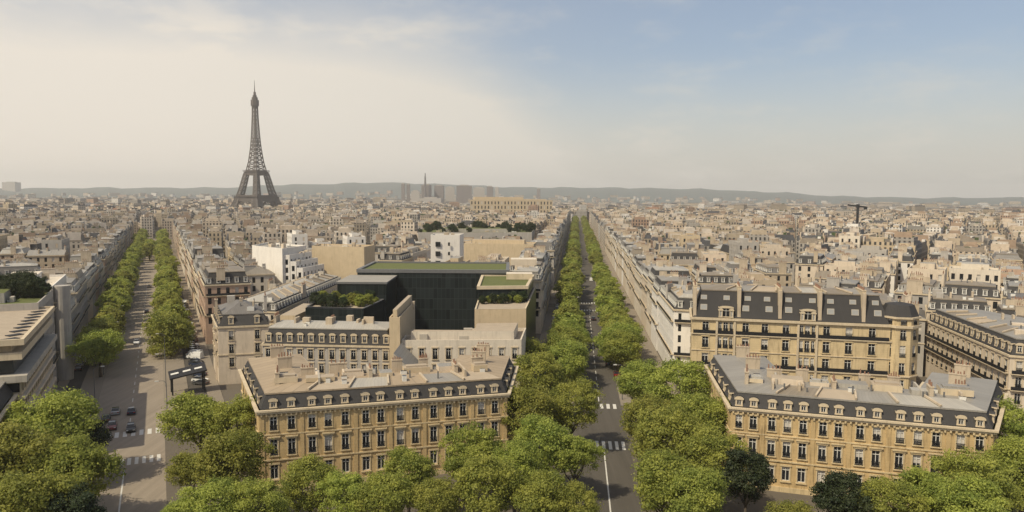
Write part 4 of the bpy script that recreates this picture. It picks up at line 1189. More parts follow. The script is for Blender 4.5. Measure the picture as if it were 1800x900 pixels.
for r0, r1 in zip(rs, rs[1:]):
    for k in range(72):
        a, b = R(5 * k), R(5 * k + 5)
        P = lambda r, q: (r * math.sin(q), r * math.cos(q), gz(r * math.sin(q), r * math.cos(q)))
        if r0 == 0: g.poly([P(0, 0), P(r1, b), P(r1, a)], 0)
        else: g.poly([P(r0, a), P(r0, b), P(r1, b), P(r1, a)], 0)
tag(g.build('ground', ['city_ground'], None), None, None, None, 'structure')
h = MB()
rl = [4800, 5400, 6000, 6600, 7200, 7800, 8200, 8600, 9200, 10500, 12500]
def hp(k, r):
    az = -48 + k * .75
    return (r * math.sin(R(az)), r * math.cos(R(az)), gz(r * math.sin(R(az)), r * math.cos(R(az))) - 1 + hill(az, r) * (1 - .9 * sstep(9000, 12500, r)) + 5 * math.sin(k * 2.1 + r * .01) * sstep(5200, 7000, r))
for r0, r1 in zip(rl, rl[1:]):
    for k in range(128): h.poly([hp(k, r0), hp(k + 1, r0), hp(k + 1, r1), hp(k, r1)][::-1], 0)
tag(h.build('hills', ['hillside'], None, smooth=True), None, None, None, 'structure')

def strip(ax, o0, o1, t0, t1, z, mb, m=0, step=20.0, side=False):
    n = max(1, int((t1 - t0) / step))
    for k in range(n):
        a, b = t0 + (t1 - t0) * k / n, t0 + (t1 - t0) * (k + 1) / n
        P = [ax.pt(a, o0), ax.pt(a, o1), ax.pt(b, o1), ax.pt(b, o0)]
        Z = [gz(*p) + z for p in P]
        mb.poly([(*p, q) for p, q in zip(P, Z)], m)
        if side:
            for i, j in ((0, 3), (1, 2)):
                f_ = [(*P[i], Z[i] - .3), (*P[j], Z[j] - .3), (*P[j], Z[j]), (*P[i], Z[i])]
                mb.poly(f_ if i == 1 else f_[::-1], 1)
    if side:
        for t, s in ((t0, 1), (t1, -1)):
            p, q = ax.pt(t, o0), ax.pt(t, o1); mb.vquad(*((p, q) if s > 0 else (q, p)), gz(*p) + z - .3, gz(*p) + z, 1)
def sheet(name, mats, specs, kind='structure'):
    mb = MB()
    for sp_ in specs: strip(*sp_[:6], mb, *sp_[6:])
    return tag(mb.build(name, mats, None), None, None, None, kind)
sheet('left_avenue_road', ['cobble'], [(IENA, -9.6, 4.7, 60, 830, .012)])
sheet('left_avenue_side_lane', ['asphalt'], [(IENA, 10.4, 14.6, 150, 830, .012), (IENA, -18.0, -14.6, 150, 830, .012)])
sheet('central_avenue_road', ['road_k'], [(KLEB, -6.2, 5.2, 60, 1560, .012)])
sheet('central_avenue_side_lane', ['asphalt'], [(KLEB, -15.2, -10.6, 150, 1560, .012), (KLEB, 11.5, 14.5, 170, 1560, .012)])
for nm, ax, a, b in (('pavement', IENA, 4.7, 10.4), ('pavement', IENA, 14.6, 17.9), ('pavement', IENA, -14.6, -9.6), ('pavement', IENA, -20.4, -18.0),
                     ('pavement', KLEB, 5.2, 11.5), ('pavement', KLEB, 14.5, 20.4), ('pavement', KLEB, -10.6, -6.2), ('pavement', KLEB, -18.4, -15.2)):
    sheet(nm, ['pave', 'granite'], [(ax, a, b, 156 if ax is IENA else 175, 330 if ax is KLEB else 830, .13, 0, 20., True)] + ([(ax, a, b, 343, 1540, .13, 0, 20., True)] if ax is KLEB else []))
# ring pavement in front of the mansions
rp = MB()
for k in range(70):
    a, b = R(-45 + k * 1.3), R(-45 + (k + 1) * 1.3)
    P = lambda r, q: (r * math.sin(q), r * math.cos(q), .008)
    rp.poly([P(84, a), P(84, b), P(100, b), P(100, a)][::-1], 0)
tag(rp.build('ring_road', ['asphalt'], None), None, None, None, 'structure')
def crossing(name, ax, o0, o1, t, ln, n):
    mb = MB(); w = (o1 - o0) / n
    for k in range(n): strip(ax, o0 + k * w, o0 + (k + .5) * w, t, t + ln, .02, mb, 0, 50)
    tag(mb.build(name, ['paint'], None), None, None, None, 'structure')
crossing('crossing_stripes', IENA, -9.3, 4.5, 150.5, 3.4, 9); crossing('crossing_stripes', IENA, -9.3, 4.5, 134, 3.6, 11)
crossing('crossing_stripes', KLEB, -5.6, 5.0, 143.5, 5, 8); crossing('crossing_stripes', KLEB, -4.5, 4.8, 172, 4, 6)
crossing('crossing_stripes', KLEB, -6, 5.0, 322, 4, 9); crossing('crossing_stripes', KLEB, -6, 5.0, 345, 4, 9)
mk = MB(); strip(IENA, -2.25, -2.0, 100, 132, .02, mk)
for t in range(160, 420, 8): strip(IENA, -2.22, -2.05, t, t + 3.2, .02, mk)
strip(KLEB, -.12, .12, 100, 142, .02, mk)
for t in range(178, 330, 7): strip(KLEB, -.1, .1, t, t + 4, .02, mk)
tag(mk.build('lane_lines', ['paint'], None), None, None, None, 'structure')
#@@TREES
# =================================================================== trees
def m_leaf(name, c0, c1, trans=.35):
    m, nt = new_mat(name)
    a = nt.nodes.new('ShaderNodeAttribute'); a.attribute_name = 'tint'; sp = nt.nodes.new('ShaderNodeSeparateColor'); nt.links.new(a.outputs['Color'], sp.inputs[0])
    oi = nt.nodes.new('ShaderNodeObjectInfo')
    c = mixc(nt, sp.outputs[0], c0, c1)
    hs = nt.nodes.new('ShaderNodeHueSaturation'); nt.links.new(c, hs.inputs['Color'])
    nt.links.new(math_(nt, 'ADD', .486, math_(nt, 'MULTIPLY', oi.outputs['Random'], .03)), hs.inputs['Hue'])
    nt.links.new(math_(nt, 'ADD', .85, math_(nt, 'MULTIPLY', oi.outputs['Random'], .35)), hs.inputs['Value'])
    d = nt.nodes.new('ShaderNodeBsdfPrincipled'); d.inputs['Roughness'].default_value = .55; d.inputs['Specular IOR Level'].default_value = .25
    t = nt.nodes.new('ShaderNodeBsdfTranslucent'); mx = nt.nodes.new('ShaderNodeMixShader'); mx.inputs[0].default_value = trans
    nt.links.new(hs.outputs[0], d.inputs['Base Color']); nt.links.new(hs.outputs[0], t.inputs[0])
    nt.links.new(d.outputs[0], mx.inputs[1]); nt.links.new(t.outputs[0], mx.inputs[2])
    o = nt.nodes.new('ShaderNodeOutputMaterial'); nt.links.new(mx.outputs[0], o.inputs[0])
    return m
M['leaf'] = m_leaf('spring_leaves', (.185, .22, .045), (.45, .455, .10), .55)
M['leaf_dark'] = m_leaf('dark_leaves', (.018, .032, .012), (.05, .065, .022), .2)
M['bark'] = m_plain('bark', (.10, .08, .06), .95, .3, 3)
def crown_mesh(seed, rx, rz, ncl, nlf, ls, mt, loose=.10):
    r_ = random.Random(seed); mb = MB()
    lobes = [(Vector((r_.gauss(0, 1), r_.gauss(0, 1), r_.gauss(0, .7))).normalized(), r_.uniform(-.32, .34)) for _ in range(12)]
    shape = lambda d: 1 + sum(a * max(0, d.dot(l)) ** 5 for l, a in lobes)
    def leaf(p, e, tt):
        n = (e + Vector((r_.gauss(0, .55), r_.gauss(0, .55), r_.gauss(.35, .5)))).normalized()
        u = n.cross(Vector((r_.gauss(0, 1), r_.gauss(0, 1), r_.gauss(0, 1)))).normalized(); v = n.cross(u); s = ls * r_.uniform(.5, 1.4)
        mb.poly([p - u * s - v * s * .1, p - v * s * .5, p + u * s, p + v * s * .55], 0, [(0, 0)] * 4, (tt, tt, tt))
    for _ in range(ncl):
        d = Vector((r_.gauss(0, 1), r_.gauss(0, 1), r_.gauss(.25, .9))).normalized()
        q = r_.uniform(.35, 1.08) ** .5
        c = Vector((d.x * rx, d.y * rx, d.z * rz)) * (shape(d) * q * .86)
        cr = r_.uniform(.12, .29) * rx; tn = r_.uniform(0, .85); fl = r_.uniform(.45, .85)
        for _ in range(int(nlf * (cr / rx / .2) ** 1.6)):
            e = Vector((r_.gauss(0, 1), r_.gauss(0, 1), r_.gauss(.2, 1))).normalized()
            leaf(c + Vector((e.x * cr, e.y * cr, e.z * cr * fl)) * (r_.uniform(.2, 1.25) ** .7), e, min(1, max(0, tn + r_.uniform(-.2, .3))))
    for _ in range(int(ncl * nlf * loose)):          # loose sprays that fray the outline
        d = Vector((r_.gauss(0, 1), r_.gauss(0, 1), r_.gauss(.1, 1))).normalized(); q = r_.uniform(.55, 1.04)
        leaf(Vector((d.x * rx, d.y * rx, d.z * rz)) * (shape(d) * q), d, r_.uniform(.2, 1))
    return mb.mesh('crown', [mt], (0, 0, 0), tint=True)
def trunk_mesh(seed, h, r0):
    r_ = random.Random(seed); mb = MB()
    mb.tube([(0, 0, -.2), (.05, 0, h * .35), (-.05, .1, h * .7), (0, 0, h * 1.25)], [r0 * 1.25, r0, r0 * .85, r0 * .4], 0, 8)
    for k in range(6):
        a = k * 1.05 + r_.uniform(-.3, .3); l = h * r_.uniform(.5, .85); z = h * r_.uniform(.55, .8)
        mb.tube([(0, 0, z), (math.cos(a) * l * .45, math.sin(a) * l * .45, z + l * .5), (math.cos(a) * l * .75, math.sin(a) * l * .75, z + l * 1.05)], [r0 * .55, r0 * .38, r0 * .12], 0, 6)
    return mb.mesh('trunk', ['bark'], (0, 0, 0), smooth=True)
CR = [crown_mesh(100 + k, 5.4, 4.6 + .35 * (k % 3), 115, 165, .19, 'leaf') for k in range(7)]
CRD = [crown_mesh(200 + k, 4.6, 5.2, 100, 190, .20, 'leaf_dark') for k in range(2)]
CRF = [crown_mesh(300 + k, 4.2, 3.9 + .5 * (k % 3), 80, 90, .30, 'leaf') for k in range(6)]
TR = [trunk_mesh(400 + k, 5.6, .32) for k in range(3)]
def tree(x, y, z0, s, label, dark=False, far_=False, group='plane trees', zc=8.6, sz=1.0, name='plane_tree', cat='tree'):
    o = empty(name, (x, y, z0), label, cat, group); o.rotation_euler.z = rnd.uniform(0, 6.28)
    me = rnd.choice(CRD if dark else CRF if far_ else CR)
    child('trunk', rnd.choice(TR), o, (0, 0, 0), 0, (s, s, zc / 8.6))
    c = child('crown', me, o, (0, 0, zc), rnd.uniform(0, 6.28), (s, s, s * sz))
    return o
RING = 'trees around the roundabout'
NEAR = [  # px, py of the crown's middle, crown radius in px, words that place it, dark
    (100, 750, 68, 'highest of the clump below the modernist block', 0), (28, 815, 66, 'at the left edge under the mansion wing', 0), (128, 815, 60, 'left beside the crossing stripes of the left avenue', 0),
    (60, 885, 70, 'in the bottom left corner', 0), (135, 885, 48, 'leafy, at the bottom against the left avenue road', 1), (168, 745, 34, 'dark and narrow, by the cars waiting at the left crossing', 1), (8, 745, 45, 'half cut by the left edge', 0),
    (345, 742, 60, 'left of the left mansion, nearest the slanted canopy', 0), (418, 748, 52, 'tallest against the left corner of the left mansion', 0), (332, 812, 40, 'overhanging the right kerb of the left avenue', 0),
    (398, 815, 62, 'in the middle of the clump left of the left mansion', 0), (445, 880, 52, 'at the bottom left of the left mansion facade', 0), (360, 890, 55, 'at the bottom right of the left avenue road', 0), (306, 885, 30, 'small, at the bottom beside the lane line', 0),
    (545, 855, 44, 'small, before the left windows of the left mansion', 0), (608, 868, 40, 'small, in front of the left middle windows', 0), (672, 880, 50, 'lowest in front of the left mansion middle', 0), (718, 838, 46, 'broad, in front of the left mansion centre', 0),
    (765, 880, 42, 'low, right of the left mansion centre', 0), (832, 815, 52, 'tall, against the right windows of the left mansion', 0), (850, 872, 55, 'at the bottom right of the left mansion', 0), (905, 835, 50, 'by the right corner of the left mansion', 0),
    (935, 622, 34, 'topmost of the clump left of the central avenue', 0), (945, 668, 46, 'second highest of the clump left of the central avenue', 0), (925, 728, 54, 'touching the right corner of the left mansion roof', 0), (1005, 715, 46, 'hanging over the left kerb of the central avenue', 0),
    (955, 785, 56, 'in the middle of the clump left of the central avenue', 0), (1010, 790, 44, 'left beside the striped crossing of the central avenue', 0), (950, 870, 52, 'low in the clump left of the central avenue', 0), (1012, 872, 40, 'bottom, against the central avenue lane line', 0),
    (1125, 675, 42, 'topmost of the clump right of the central avenue', 0), (1195, 690, 54, 'tall, against the bright white flank', 0), (1140, 738, 48, 'hanging over the right kerb of the central avenue', 0), (1240, 742, 52, 'against the left wing of the right mansion', 0),
    (1175, 775, 62, 'in the middle of the clump right of the central avenue', 0), (1255, 805, 52, 'left of the dark tree by the right mansion', 0), (1166, 850, 60, 'right beside the central avenue at the bottom', 0), (1225, 868, 58, 'low, at the bottom left of the right mansion', 0),
    (1312, 830, 46, 'dark evergreen, in front of the left bays of the right mansion', 1), (1478, 870, 48, 'dark evergreen, in front of the middle of the right mansion', 1), (1390, 900, 42, 'small and light, between the two dark evergreens', 0),
    (1560, 880, 46, 'right of the second dark evergreen', 0), (1640, 868, 50, 'in front of the right bays of the right mansion', 0), (1715, 855, 52, 'below the right corner of the right mansion', 0), (1772, 770, 46, 'tall, at the right edge beyond the right mansion', 0), (1800, 835, 52, 'cut by the right edge', 0), (1712, 900, 52, 'in the bottom right corner', 0)]
for (px, py, rp_, words, dk) in NEAR:
    if 500 < px < 915 and py > 800: py -= 14; rp_ *= 1.04
    if px < 175: py += 16; rp_ *= .95; px -= 10
    if 290 < px < 460: px += 8; rp_ *= .93
    p = at(px, py, 9.0); d = math.hypot(p.x, p.y, 41.0); s = rp_ * d / FPX / 5.25
    zc = 9.0
    lab = ('dark tree ' if dk else 'light green plane tree ') + words
    lab = lab.replace('dark tree dark evergreen,', 'dark evergreen tree').replace('dark tree dark and narrow,', 'dark narrow tree').replace('dark tree leafy,', 'dark leafy tree')
    tree(p.x, p.y, 0, s, lab, bool(dk), False, RING, zc=max(7.5, min(9.5, 4.6 * s + 4.5)) if True else zc, sz=1.0)
def tree_row(ax, off, t0, t1, step, words, s0, grp):
    t = t0; k = 1
    while t < t1:
        x, y = ax.pt(t + rnd.uniform(-1.5, 1.5), off + rnd.uniform(-.7, .7))
        s = s0 * rnd.choice([.68, .9, 1.0, 1.0, 1.08, 1.2]) * rnd.uniform(.93, 1.07)
        tree(x, y, gz(x, y), s, 'light green street tree, %s from the roundabout in the %s' % (nth(k), words), False, t > 230, grp, zc=8.0 * rnd.uniform(.85, 1.12), name='street_tree')
        k += 1; t += step * rnd.uniform(.85, 1.15) * (1 if t < 400 else 1.9)
tree_row(IENA, 7.2, 222, 820, 9.5, 'right row of the left avenue', 1.2, 'street trees of the left avenue')
tree_row(IENA, -11.4, 205, 820, 9.5, 'left row of the left avenue', 1.16, 'street trees of the left avenue')
tree_row(IENA, -2.4, 552, 640, 6, 'clump closing the left avenue', 1.25, 'trees closing the left avenue')
tree_row(KLEB, -8.6, 190, 1500, 9.5, 'left row of the central avenue', 1.22, 'street trees of the central avenue')
tree_row(KLEB, 7.9, 205, 1500, 9.5, 'right row of the central avenue', 1.15, 'street trees of the central avenue')
# roof gardens
def shrub(x, y, z, s, label, grp, dark=True):
    o = empty('roof_shrub', (x, y, z), label, 'shrub', grp); o.rotation_euler.z = rnd.uniform(0, 6)
    child('foliage', rnd.choice(CRD if dark else CRF), o, (0, 0, 4.2 * s), 0, (s, s, s)); child('stem', TR[0], o, (0, 0, 0), 0, (s * .8, s * .8, s * .5))
for k in range(7):
    p = at(6 + 11 * k, 512, 26); shrub(p.x, p.y, 24.5, rnd.uniform(.5, .72), 'dark roof tree, %s from the left edge behind the modernist block' % nth(k + 1), 'trees on the left roof terrace')
for k in range(26):
    u, v = rnd.random(), rnd.random(); a, b, c, d = [Vector(q) for q in garden]; p = a.lerp(b, (k + .5) / 26).lerp(d.lerp(c, (k + .5) / 26), v * .9 + .05)
    shrub(p.x, p.y, 24.2, rnd.uniform(.3, .85), 'dark tree of the rooftop wood, %s from its left end' % nth(k + 1), 'rooftop wood beyond the beige bar')
for k in range(9):
    p = Vector((gx1 + 1.5, 203.5)).lerp(Vector(KLEB.pt(203.5, KL - 1.5)), (k + .5) / 9); shrub(p.x, p.y + rnd.uniform(-2, 1), 20.5, rnd.uniform(.26, .4), 'green terrace shrub, %s from the left along the right glass wing' % nth(k + 1), 'planter shrubs of the right wing', k % 2 == 0)
for k in range(18):
    p = Vector((gx0 - 19 + .95 * k, 203 + rnd.uniform(0, 11))); shrub(p.x, p.y, 19.0, rnd.uniform(.2, .46), 'green terrace shrub, %s from the left on the stepped glass wing' % nth(k + 1), 'terrace shrubs of the left wing', k % 3 == 0)
#@@CARS
# =================================================================== cars, canopy, lamps
def m_paint(name, c):
    m, nt = new_mat(name); n1 = noise(nt, coords(nt), 2, 3)
    finish(nt, mixc(nt, n1, sc3(c, .85), sc3(c, 1.1)), .28, None, 0, .5); return m
PAINT = {n: m_paint(n.replace(' ', '_') + '_car_paint', c) for n, c in {'black': (.012, .012, .013), 'dark grey': (.05, .05, .052), 'silver': (.38, .38, .37), 'white': (.70, .69, .66), 'dark blue': (.02, .03, .06), 'dark red': (.16, .02, .018), 'beige': (.33, .28, .21)}.items()}
M['rubber'] = m_plain('tyre_rubber', (.02, .02, .02), .9, .2); M['lamp_w'] = m_plain('headlight_lens', (.7, .7, .66), .2, .05); M['lamp_r'] = m_plain('tail_light_lens', (.35, .02, .015), .3, .05)
def car_meshes(prof, cab, wid, wl, van=False):
    b = MB()
    def ext(pts, w0, w1, m):
        n = len(pts)
        # x along the car, z up; flanks lean in with height
        zs = [p[1] for p in pts]; lo, hi = min(zs), max(zs)
        hw = lambda z: (w0 + (w1 - w0) * (z - lo) / (hi - lo + 1e-6)) / 2
        L_ = [(p[0], hw(p[1]), p[1]) for p in pts]; R_ = [(p[0], -hw(p[1]), p[1]) for p in pts]
        b.poly(L_[::-1], m); b.poly(R_, m)
        for i in range(n):
            j = (i + 1) % n; b.poly([L_[i], L_[j], R_[j], R_[i]], m)
    ext(prof, wid, wid * .94, 0); body = b; b = MB(); ext(cab, wid * .92, wid * .72, 0)
    top = [p for p in cab if p[1] == max(q[1] for q in cab)]
    x0, x1 = min(p[0] for p in top), max(p[0] for p in top); zt = top[0][1]
    glass = b; b = MB(); b.box((x0 + x1) / 2, 0, zt - .02, zt + .06, x1 - x0 + .1, wid * .74, 0, 0, bottom=True)
    for sx in (x0, x1): pass
    roof = b
    wh = MB(); wh.tube([(0, -.1, 0), (0, .1, 0)], [.32, .32], 0, 12); wh.tube([(0, -.115, 0), (0, .115, 0)], [.19, .19], 1, 8)
    hl = MB(); hl.box(0, 0, 0, .16, .06, .34, 0, 0, bottom=True)
    return body, glass, roof, wh, hl
CARP = [(-2.1, .28), (2.1, .28), (2.12, .62), (1.95, .78), (.95, .92), (-1.75, .95), (-2.08, .82)]
CABP = [(-1.72, .93), (.98, .9), (.32, 1.42), (-1.15, 1.44)]
VANP = [(-2.5, .3), (2.4, .3), (2.45, .9), (1.75, 1.15), (-2.45, 1.15)]
VCAB = [(-2.45, 1.13), (1.8, 1.13), (1.2, 2.05), (-2.4, 2.1)]
_car = {}
def car(x, y, z, rz, colour, label, kind='car', group='cars on the avenues'):
    if (kind, colour) not in _car:
        pr, cb, wd = (CARP, CABP, 1.76) if kind == 'car' else (VANP, VCAB, 1.95)
        bo, gl, ro, wh, hl = car_meshes(pr, cb, wd, 1.3)
        P = PAINT[colour]
        _car[(kind, colour)] = (bo.mesh('body', [P]), gl.mesh('windows', ['glass' if kind == 'car' else P]), ro.mesh('roof_panel', [P]), wh.mesh('wheel', ['rubber', 'steel']), hl.mesh('headlight', ['lamp_w']), hl.mesh('tail_light', ['lamp_r']), wd, pr)
    bo, gl, ro, wh, hl, tl, wd, pr = _car[(kind, colour)]
    o = empty('parked_car' if 'parked' in label else 'car' if kind == 'car' else 'van', (x, y, z), label, kind, group); o.rotation_euler.z = rz
    child('body', bo, o); child('windows', gl, o); child('roof_panel', ro, o)
    fx = pr[1][0]
    for sx in (-1, 1):
        for sy in (-1, 1): child('wheel', wh, o, (sx * 1.32, sy * (wd / 2 - .08), .32))
    for sy in (-1, 1): child('headlight', hl, o, (fx + .0, sy * wd * .34, .58)); child('tail_light', tl, o, (-fx - .0, sy * wd * .34, .62))
    return o
RZI = math.pi / 2 + math.atan(.477); RZK = math.pi / 2 - math.atan(.0872)
def car_at(px, py, rz, colour, label, kind='car', z=.02):
    p = at(px, py, .6); return car(p.x, p.y, z, rz, colour, label, kind)
car_at(240, 601, RZI + math.pi, 'white', 'white car in the middle of the left avenue, between the tree rows')
car_at(258, 547, RZI, 'dark grey', 'dark grey car far up the left avenue')
car_at(268, 576, RZI + math.pi, 'silver', 'silver car beyond the white one on the left avenue')
car_at(262, 503, RZI, 'beige', 'farthest beige car on the left avenue')
car_at(231, 722, RZI, 'dark blue', 'dark blue car approaching the left striped crossings')
car_at(230, 752, RZI + math.pi, 'black', 'black car waiting right at the left striped crossing')
car_at(203, 722, RZI, 'silver', 'silver car queueing left of the dark blue one')
car_at(197, 748, RZI + math.pi, 'dark red', 'dark red car at the kerb end of the left striped crossing')
car_at(186, 735, RZI, 'black', 'black car squeezed at the left kerb before the crossing')
car_at(1053, 607, RZK + math.pi, 'dark grey', 'dark grey car coming down the central avenue')
car_at(1043, 560, RZK, 'black', 'black car near the far crossing of the central avenue')
car_at(1084, 657, RZK, 'dark red', 'dark red car at the right kerb of the central avenue')
car_at(1039, 492, RZK, 'white', 'white delivery van far up the central avenue', 'van')
car_at(1046, 513, RZK, 'dark blue', 'dark blue car behind the white van on the central avenue')
car_at(1030, 455, RZK, 'black', 'farthest black car on the central avenue')
cols = list(PAINT)
def parked(ax, off, t0, t1, words, rz, turn=0.0, step=5.6, prob=.8):
    t = t0; k = 1
    while t < t1:
        if rnd.random() < prob:
            c = rnd.choice(cols); p = ax.pt(t, off); v = rnd.random() < .12
            car(p[0], p[1], .02, rz + turn + rnd.uniform(-.03, .03) + (math.pi if rnd.random() < .3 else 0), c if not v else 'white', '%s %s parked %s %s' % (c if not v else 'white', 'van' if v else 'car', nth(k), words), 'van' if v else 'car', 'cars parked along the avenues'); k += 1
        t += step
parked(IENA, 13.6, 186, 330, 'in the right side lane of the left avenue', RZI, .9, 3.1, .85)
parked(IENA, -16.9, 214, 330, 'in the left side lane of the left avenue', RZI)
parked(KLEB, -14.2, 178, 330, 'in the left side lane of the central avenue', RZK)
parked(KLEB, 4.0, 200, 318, 'along the right kerb of the central avenue', RZK, 0, 6.2, .45)
# slanted canopy on posts beside the corner building
c = at(330, 690, 0); cn = empty('canopy', (c.x, c.y, 0), 'dark slanted canopy with white panels on posts beside the left corner building', 'canopy')
M['dark_panel'] = m_plain('dark_panel', (.02, .019, .02), .6, .2)
b = MB(); ca, sa = math.cos(.5), math.sin(.5)
def tp(u, v, z): return (u * ca - v * sa, u * sa + v * ca, z)
for (z0, z1) in ((0, .35),):
    q = [tp(-4.2, -2.6, 4.2), tp(4.4, -2.6, 5.6), tp(4.4, 2.6, 6.4), tp(-4.2, 2.6, 5.0)]; q2 = [(x, y, z + .35) for x, y, z in q]
    b.poly(q[::-1], 0); b.poly(q2, 0)
    for i in range(4): b.poly([q[i], q[(i + 1) % 4], q2[(i + 1) % 4], q2[i]], 0)
b.build('roof_slab', ['dark_panel'], cn)
for u in (-2.9, -.1, 2.6):
    b = MB(); zz = lambda uu, vv: 4.2 + (uu + 4.2) / 8.6 * 1.4 + (vv + 2.6) / 5.2 * .8 + .4
    b.poly([tp(u - .9, -.5, zz(u - .9, -.5)), tp(u + .9, -.5, zz(u + .9, -.5)), tp(u + .9, .5, zz(u + .9, .5)), tp(u - .9, .5, zz(u - .9, .5))], 0)
    b.build('roof_panel', ['frame'], cn)
for (u, v) in ((-3.6, -2), (3.8, -2), (3.8, 2), (-3.6, 2)):
    b = MB(); b.tube([tp(u, v, 0), tp(u, v, 4.3 + (u + 4.2) / 8.6 * 1.4 + (v + 2.6) / 5.2 * .8)], [.2, .2], 0, 8); b.build('post', ['iron'], cn)
# street lamps
M['lamp_glass'] = m_plain('lamp_glass', (.6, .58, .52), .3, .05)
lm = MB(); lm.tube([(0, 0, 0), (0, 0, 1), (0, 0, 8.2)], [.16, .1, .07], 0, 8); post = lm.mesh('post', ['steel'])
lm = MB(); lm.tube([(0, 0, 8.1), (.5, 0, 8.7), (1.7, 0, 8.75)], [.06, .05, .05], 0, 6); arm_ = lm.mesh('arm', ['steel'])
lm = MB(); lm.box(1.9, 0, 8.62, 8.8, .8, .3, 0, 0, bottom=True); head = lm.mesh('lamp_head', ['lamp_glass'])
def lamp(x, y, rz, label):
    o = empty('street_lamp', (x, y, .13), label, 'street lamp', 'street lamps of the avenues'); o.rotation_euler.z = rz
    child('post', post, o); child('arm', arm_, o); child('lamp_head', head, o)
for k, t in enumerate((150, 178, 206, 240, 275)):
    p = IENA.pt(t, -10.2); lamp(p[0], p[1], math.atan(.477), 'grey street lamp, %s along the left kerb of the left avenue' % nth(k + 1))
    p = IENA.pt(t + 9, 5.3); lamp(p[0], p[1], math.atan(.477) + math.pi, 'grey street lamp, %s along the right kerb of the left avenue' % nth(k + 1))
for k, t in enumerate((180, 212, 250, 290)):
    p = KLEB.pt(t, 5.8); lamp(p[0], p[1], math.pi, 'grey street lamp, %s along the right kerb of the central avenue' % nth(k + 1))
    p = KLEB.pt(t + 12, -6.8); lamp(p[0], p[1], 0, 'grey street lamp, %s along the left kerb of the central avenue' % nth(k + 1))
#@@LIGHT
# =================================================================== haze, sky, sun, camera
hz = MB(); hz.box(0, 0, -70, 330, 29000, 29000, 0, 0, bottom=True)
m = bpy.data.materials.new('haze_air'); m.use_nodes = True; nt = m.node_tree; nt.nodes.clear()
pv = nt.nodes.new('ShaderNodeVolumePrincipled'); pv.inputs['Color'].default_value = (.96, .94, .91, 1); pv.inputs['Density'].default_value = 9.5e-5; pv.inputs['Anisotropy'].default_value = .2
o_ = nt.nodes.new('ShaderNodeOutputMaterial'); nt.links.new(pv.outputs[0], o_.inputs['Volume'])
tag(hz.build('haze', [m], None), None, None, None, 'stuff')

SUN_EL, SUN_AZ = 51.0, 227.0        # azimuth clockwise from the viewing direction
sd = Vector((math.sin(R(SUN_AZ)) * math.cos(R(SUN_EL)), math.cos(R(SUN_AZ)) * math.cos(R(SUN_EL)), math.sin(R(SUN_EL))))
sl = bpy.data.lights.new('sun', 'SUN'); sl.energy = 4.1; sl.angle = R(.5); sl.color = (1, .89, .67)
so = bpy.data.objects.new('sun', sl); COL.objects.link(so); so.rotation_euler = (-sd).to_track_quat('-Z', 'Y').to_euler()
so.location = (0, 0, 400)
wd = bpy.data.worlds.new('World'); SC.world = wd; wd.use_nodes = True; nt = wd.node_tree; nt.nodes.clear()
sk = nt.nodes.new('ShaderNodeTexSky'); sk.sky_type = 'NISHITA'; sk.sun_disc = False; sk.sun_elevation = R(SUN_EL); sk.sun_rotation = R(SUN_AZ); sk.dust_density = 2.5; sk.air_density = 1.0; sk.ozone_density = 1.2
tcw = nt.nodes.new('ShaderNodeTexCoord'); sp = nt.nodes.new('ShaderNodeSeparateXYZ'); nt.links.new(tcw.outputs['Generated'], sp.inputs[0])
az = math_(nt, 'ARCTAN2', sp.outputs[0], sp.outputs[1]); el = math_(nt, 'ARCSINE', sp.outputs[2])
mp = nt.nodes.new('ShaderNodeMapping'); mp.inputs['Scale'].default_value = (1, 1, 3.0); nt.links.new(tcw.outputs['Generated'], mp.inputs[0])
n1 = noise(nt, mp.outputs[0], 2.2, 5, .55); n2 = noise(nt, mp.outputs[0], 7, 5, .6)
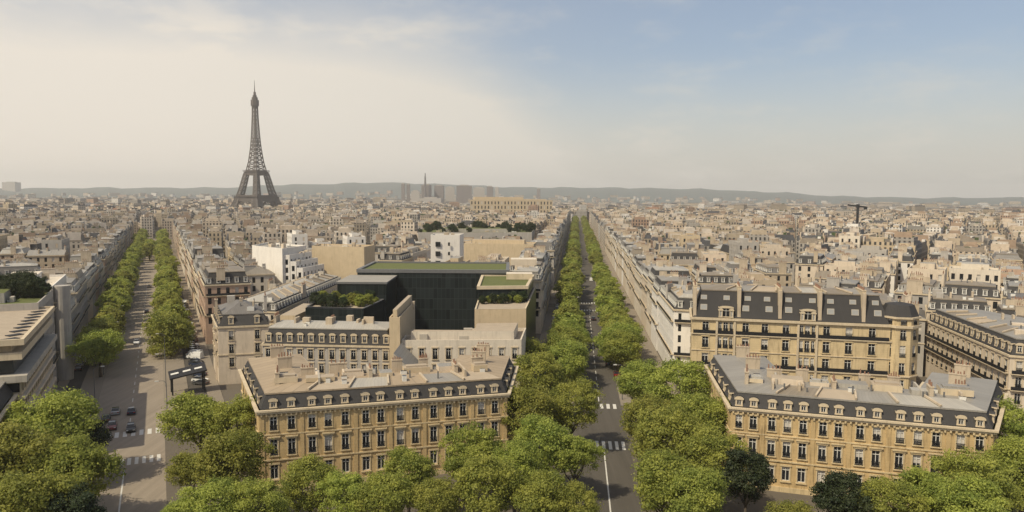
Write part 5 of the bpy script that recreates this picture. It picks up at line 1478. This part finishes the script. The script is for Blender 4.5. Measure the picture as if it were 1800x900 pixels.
# a veil of high cloud: its upper edge sinks towards the right
edge = math_(nt, 'SUBTRACT', .212, math_(nt, 'MULTIPLY', math_(nt, 'POWER', math_(nt, 'MAXIMUM', math_(nt, 'ADD', az, .3), 0), 3), 2.2))
edge = math_(nt, 'ADD', edge, math_(nt, 'MULTIPLY', math_(nt, 'SUBTRACT', n1, .5), .10))
def smooth(x, a, b):
    n = nt.nodes.new('ShaderNodeMapRange'); n.interpolation_type = 'SMOOTHSTEP'; n.inputs[1].default_value = a; n.inputs[2].default_value = b
    nt.links.new(x, n.inputs[0]); return n.outputs[0]
veil = smooth(math_(nt, 'SUBTRACT', edge, el), -.075, .10)
low = smooth(math_(nt, 'MULTIPLY', el, -1), -.20, .0)           # thicker air towards the horizon
wisps = math_(nt, 'MULTIPLY', smooth(n2, .48, .75), .25)
left = smooth(math_(nt, 'MULTIPLY', az, -1), -.35, .55)
f_ = math_(nt, 'MINIMUM', math_(nt, 'ADD', math_(nt, 'ADD', math_(nt, 'MULTIPLY', math_(nt, 'MULTIPLY', veil, smooth(math_(nt, 'MULTIPLY', az, -1), -.14, .12)), .72), math_(nt, 'MULTIPLY', low, .68)), math_(nt, 'ADD', math_(nt, 'ADD', wisps, .13), math_(nt, 'MULTIPLY', left, .2))), .96)
ccol = mixc(nt, left, (5.7, 5.45, 4.85), (7.0, 6.4, 5.55))
c = mixc(nt, f_, sk.outputs[0], ccol)
bg = nt.nodes.new('ShaderNodeBackground'); bg.inputs[1].default_value = .125; nt.links.new(c, bg.inputs[0])
ow = nt.nodes.new('ShaderNodeOutputWorld'); nt.links.new(bg.outputs[0], ow.inputs[0])

cd = bpy.data.cameras.new('camera'); cd.sensor_width = 36; cd.lens = 36 * FPX / 1800; cd.clip_start = .5; cd.clip_end = 60000
co = bpy.data.objects.new('camera', cd); COL.objects.link(co); co.matrix_world = Matrix.Translation((0, 0, CAMZ)) @ CM.to_4x4()
SC.camera = co
vs = SC.view_settings; vs.view_transform = 'Standard'; vs.look = 'None'; vs.exposure = 0.0; vs.gamma = 1.0; vs.use_curve_mapping = False
SC.cycles.use_denoising = True; SC.cycles.max_bounces = 6; SC.cycles.diffuse_bounces = 3; SC.cycles.glossy_bounces = 2; SC.cycles.volume_bounces = 1; SC.cycles.transparent_max_bounces = 4
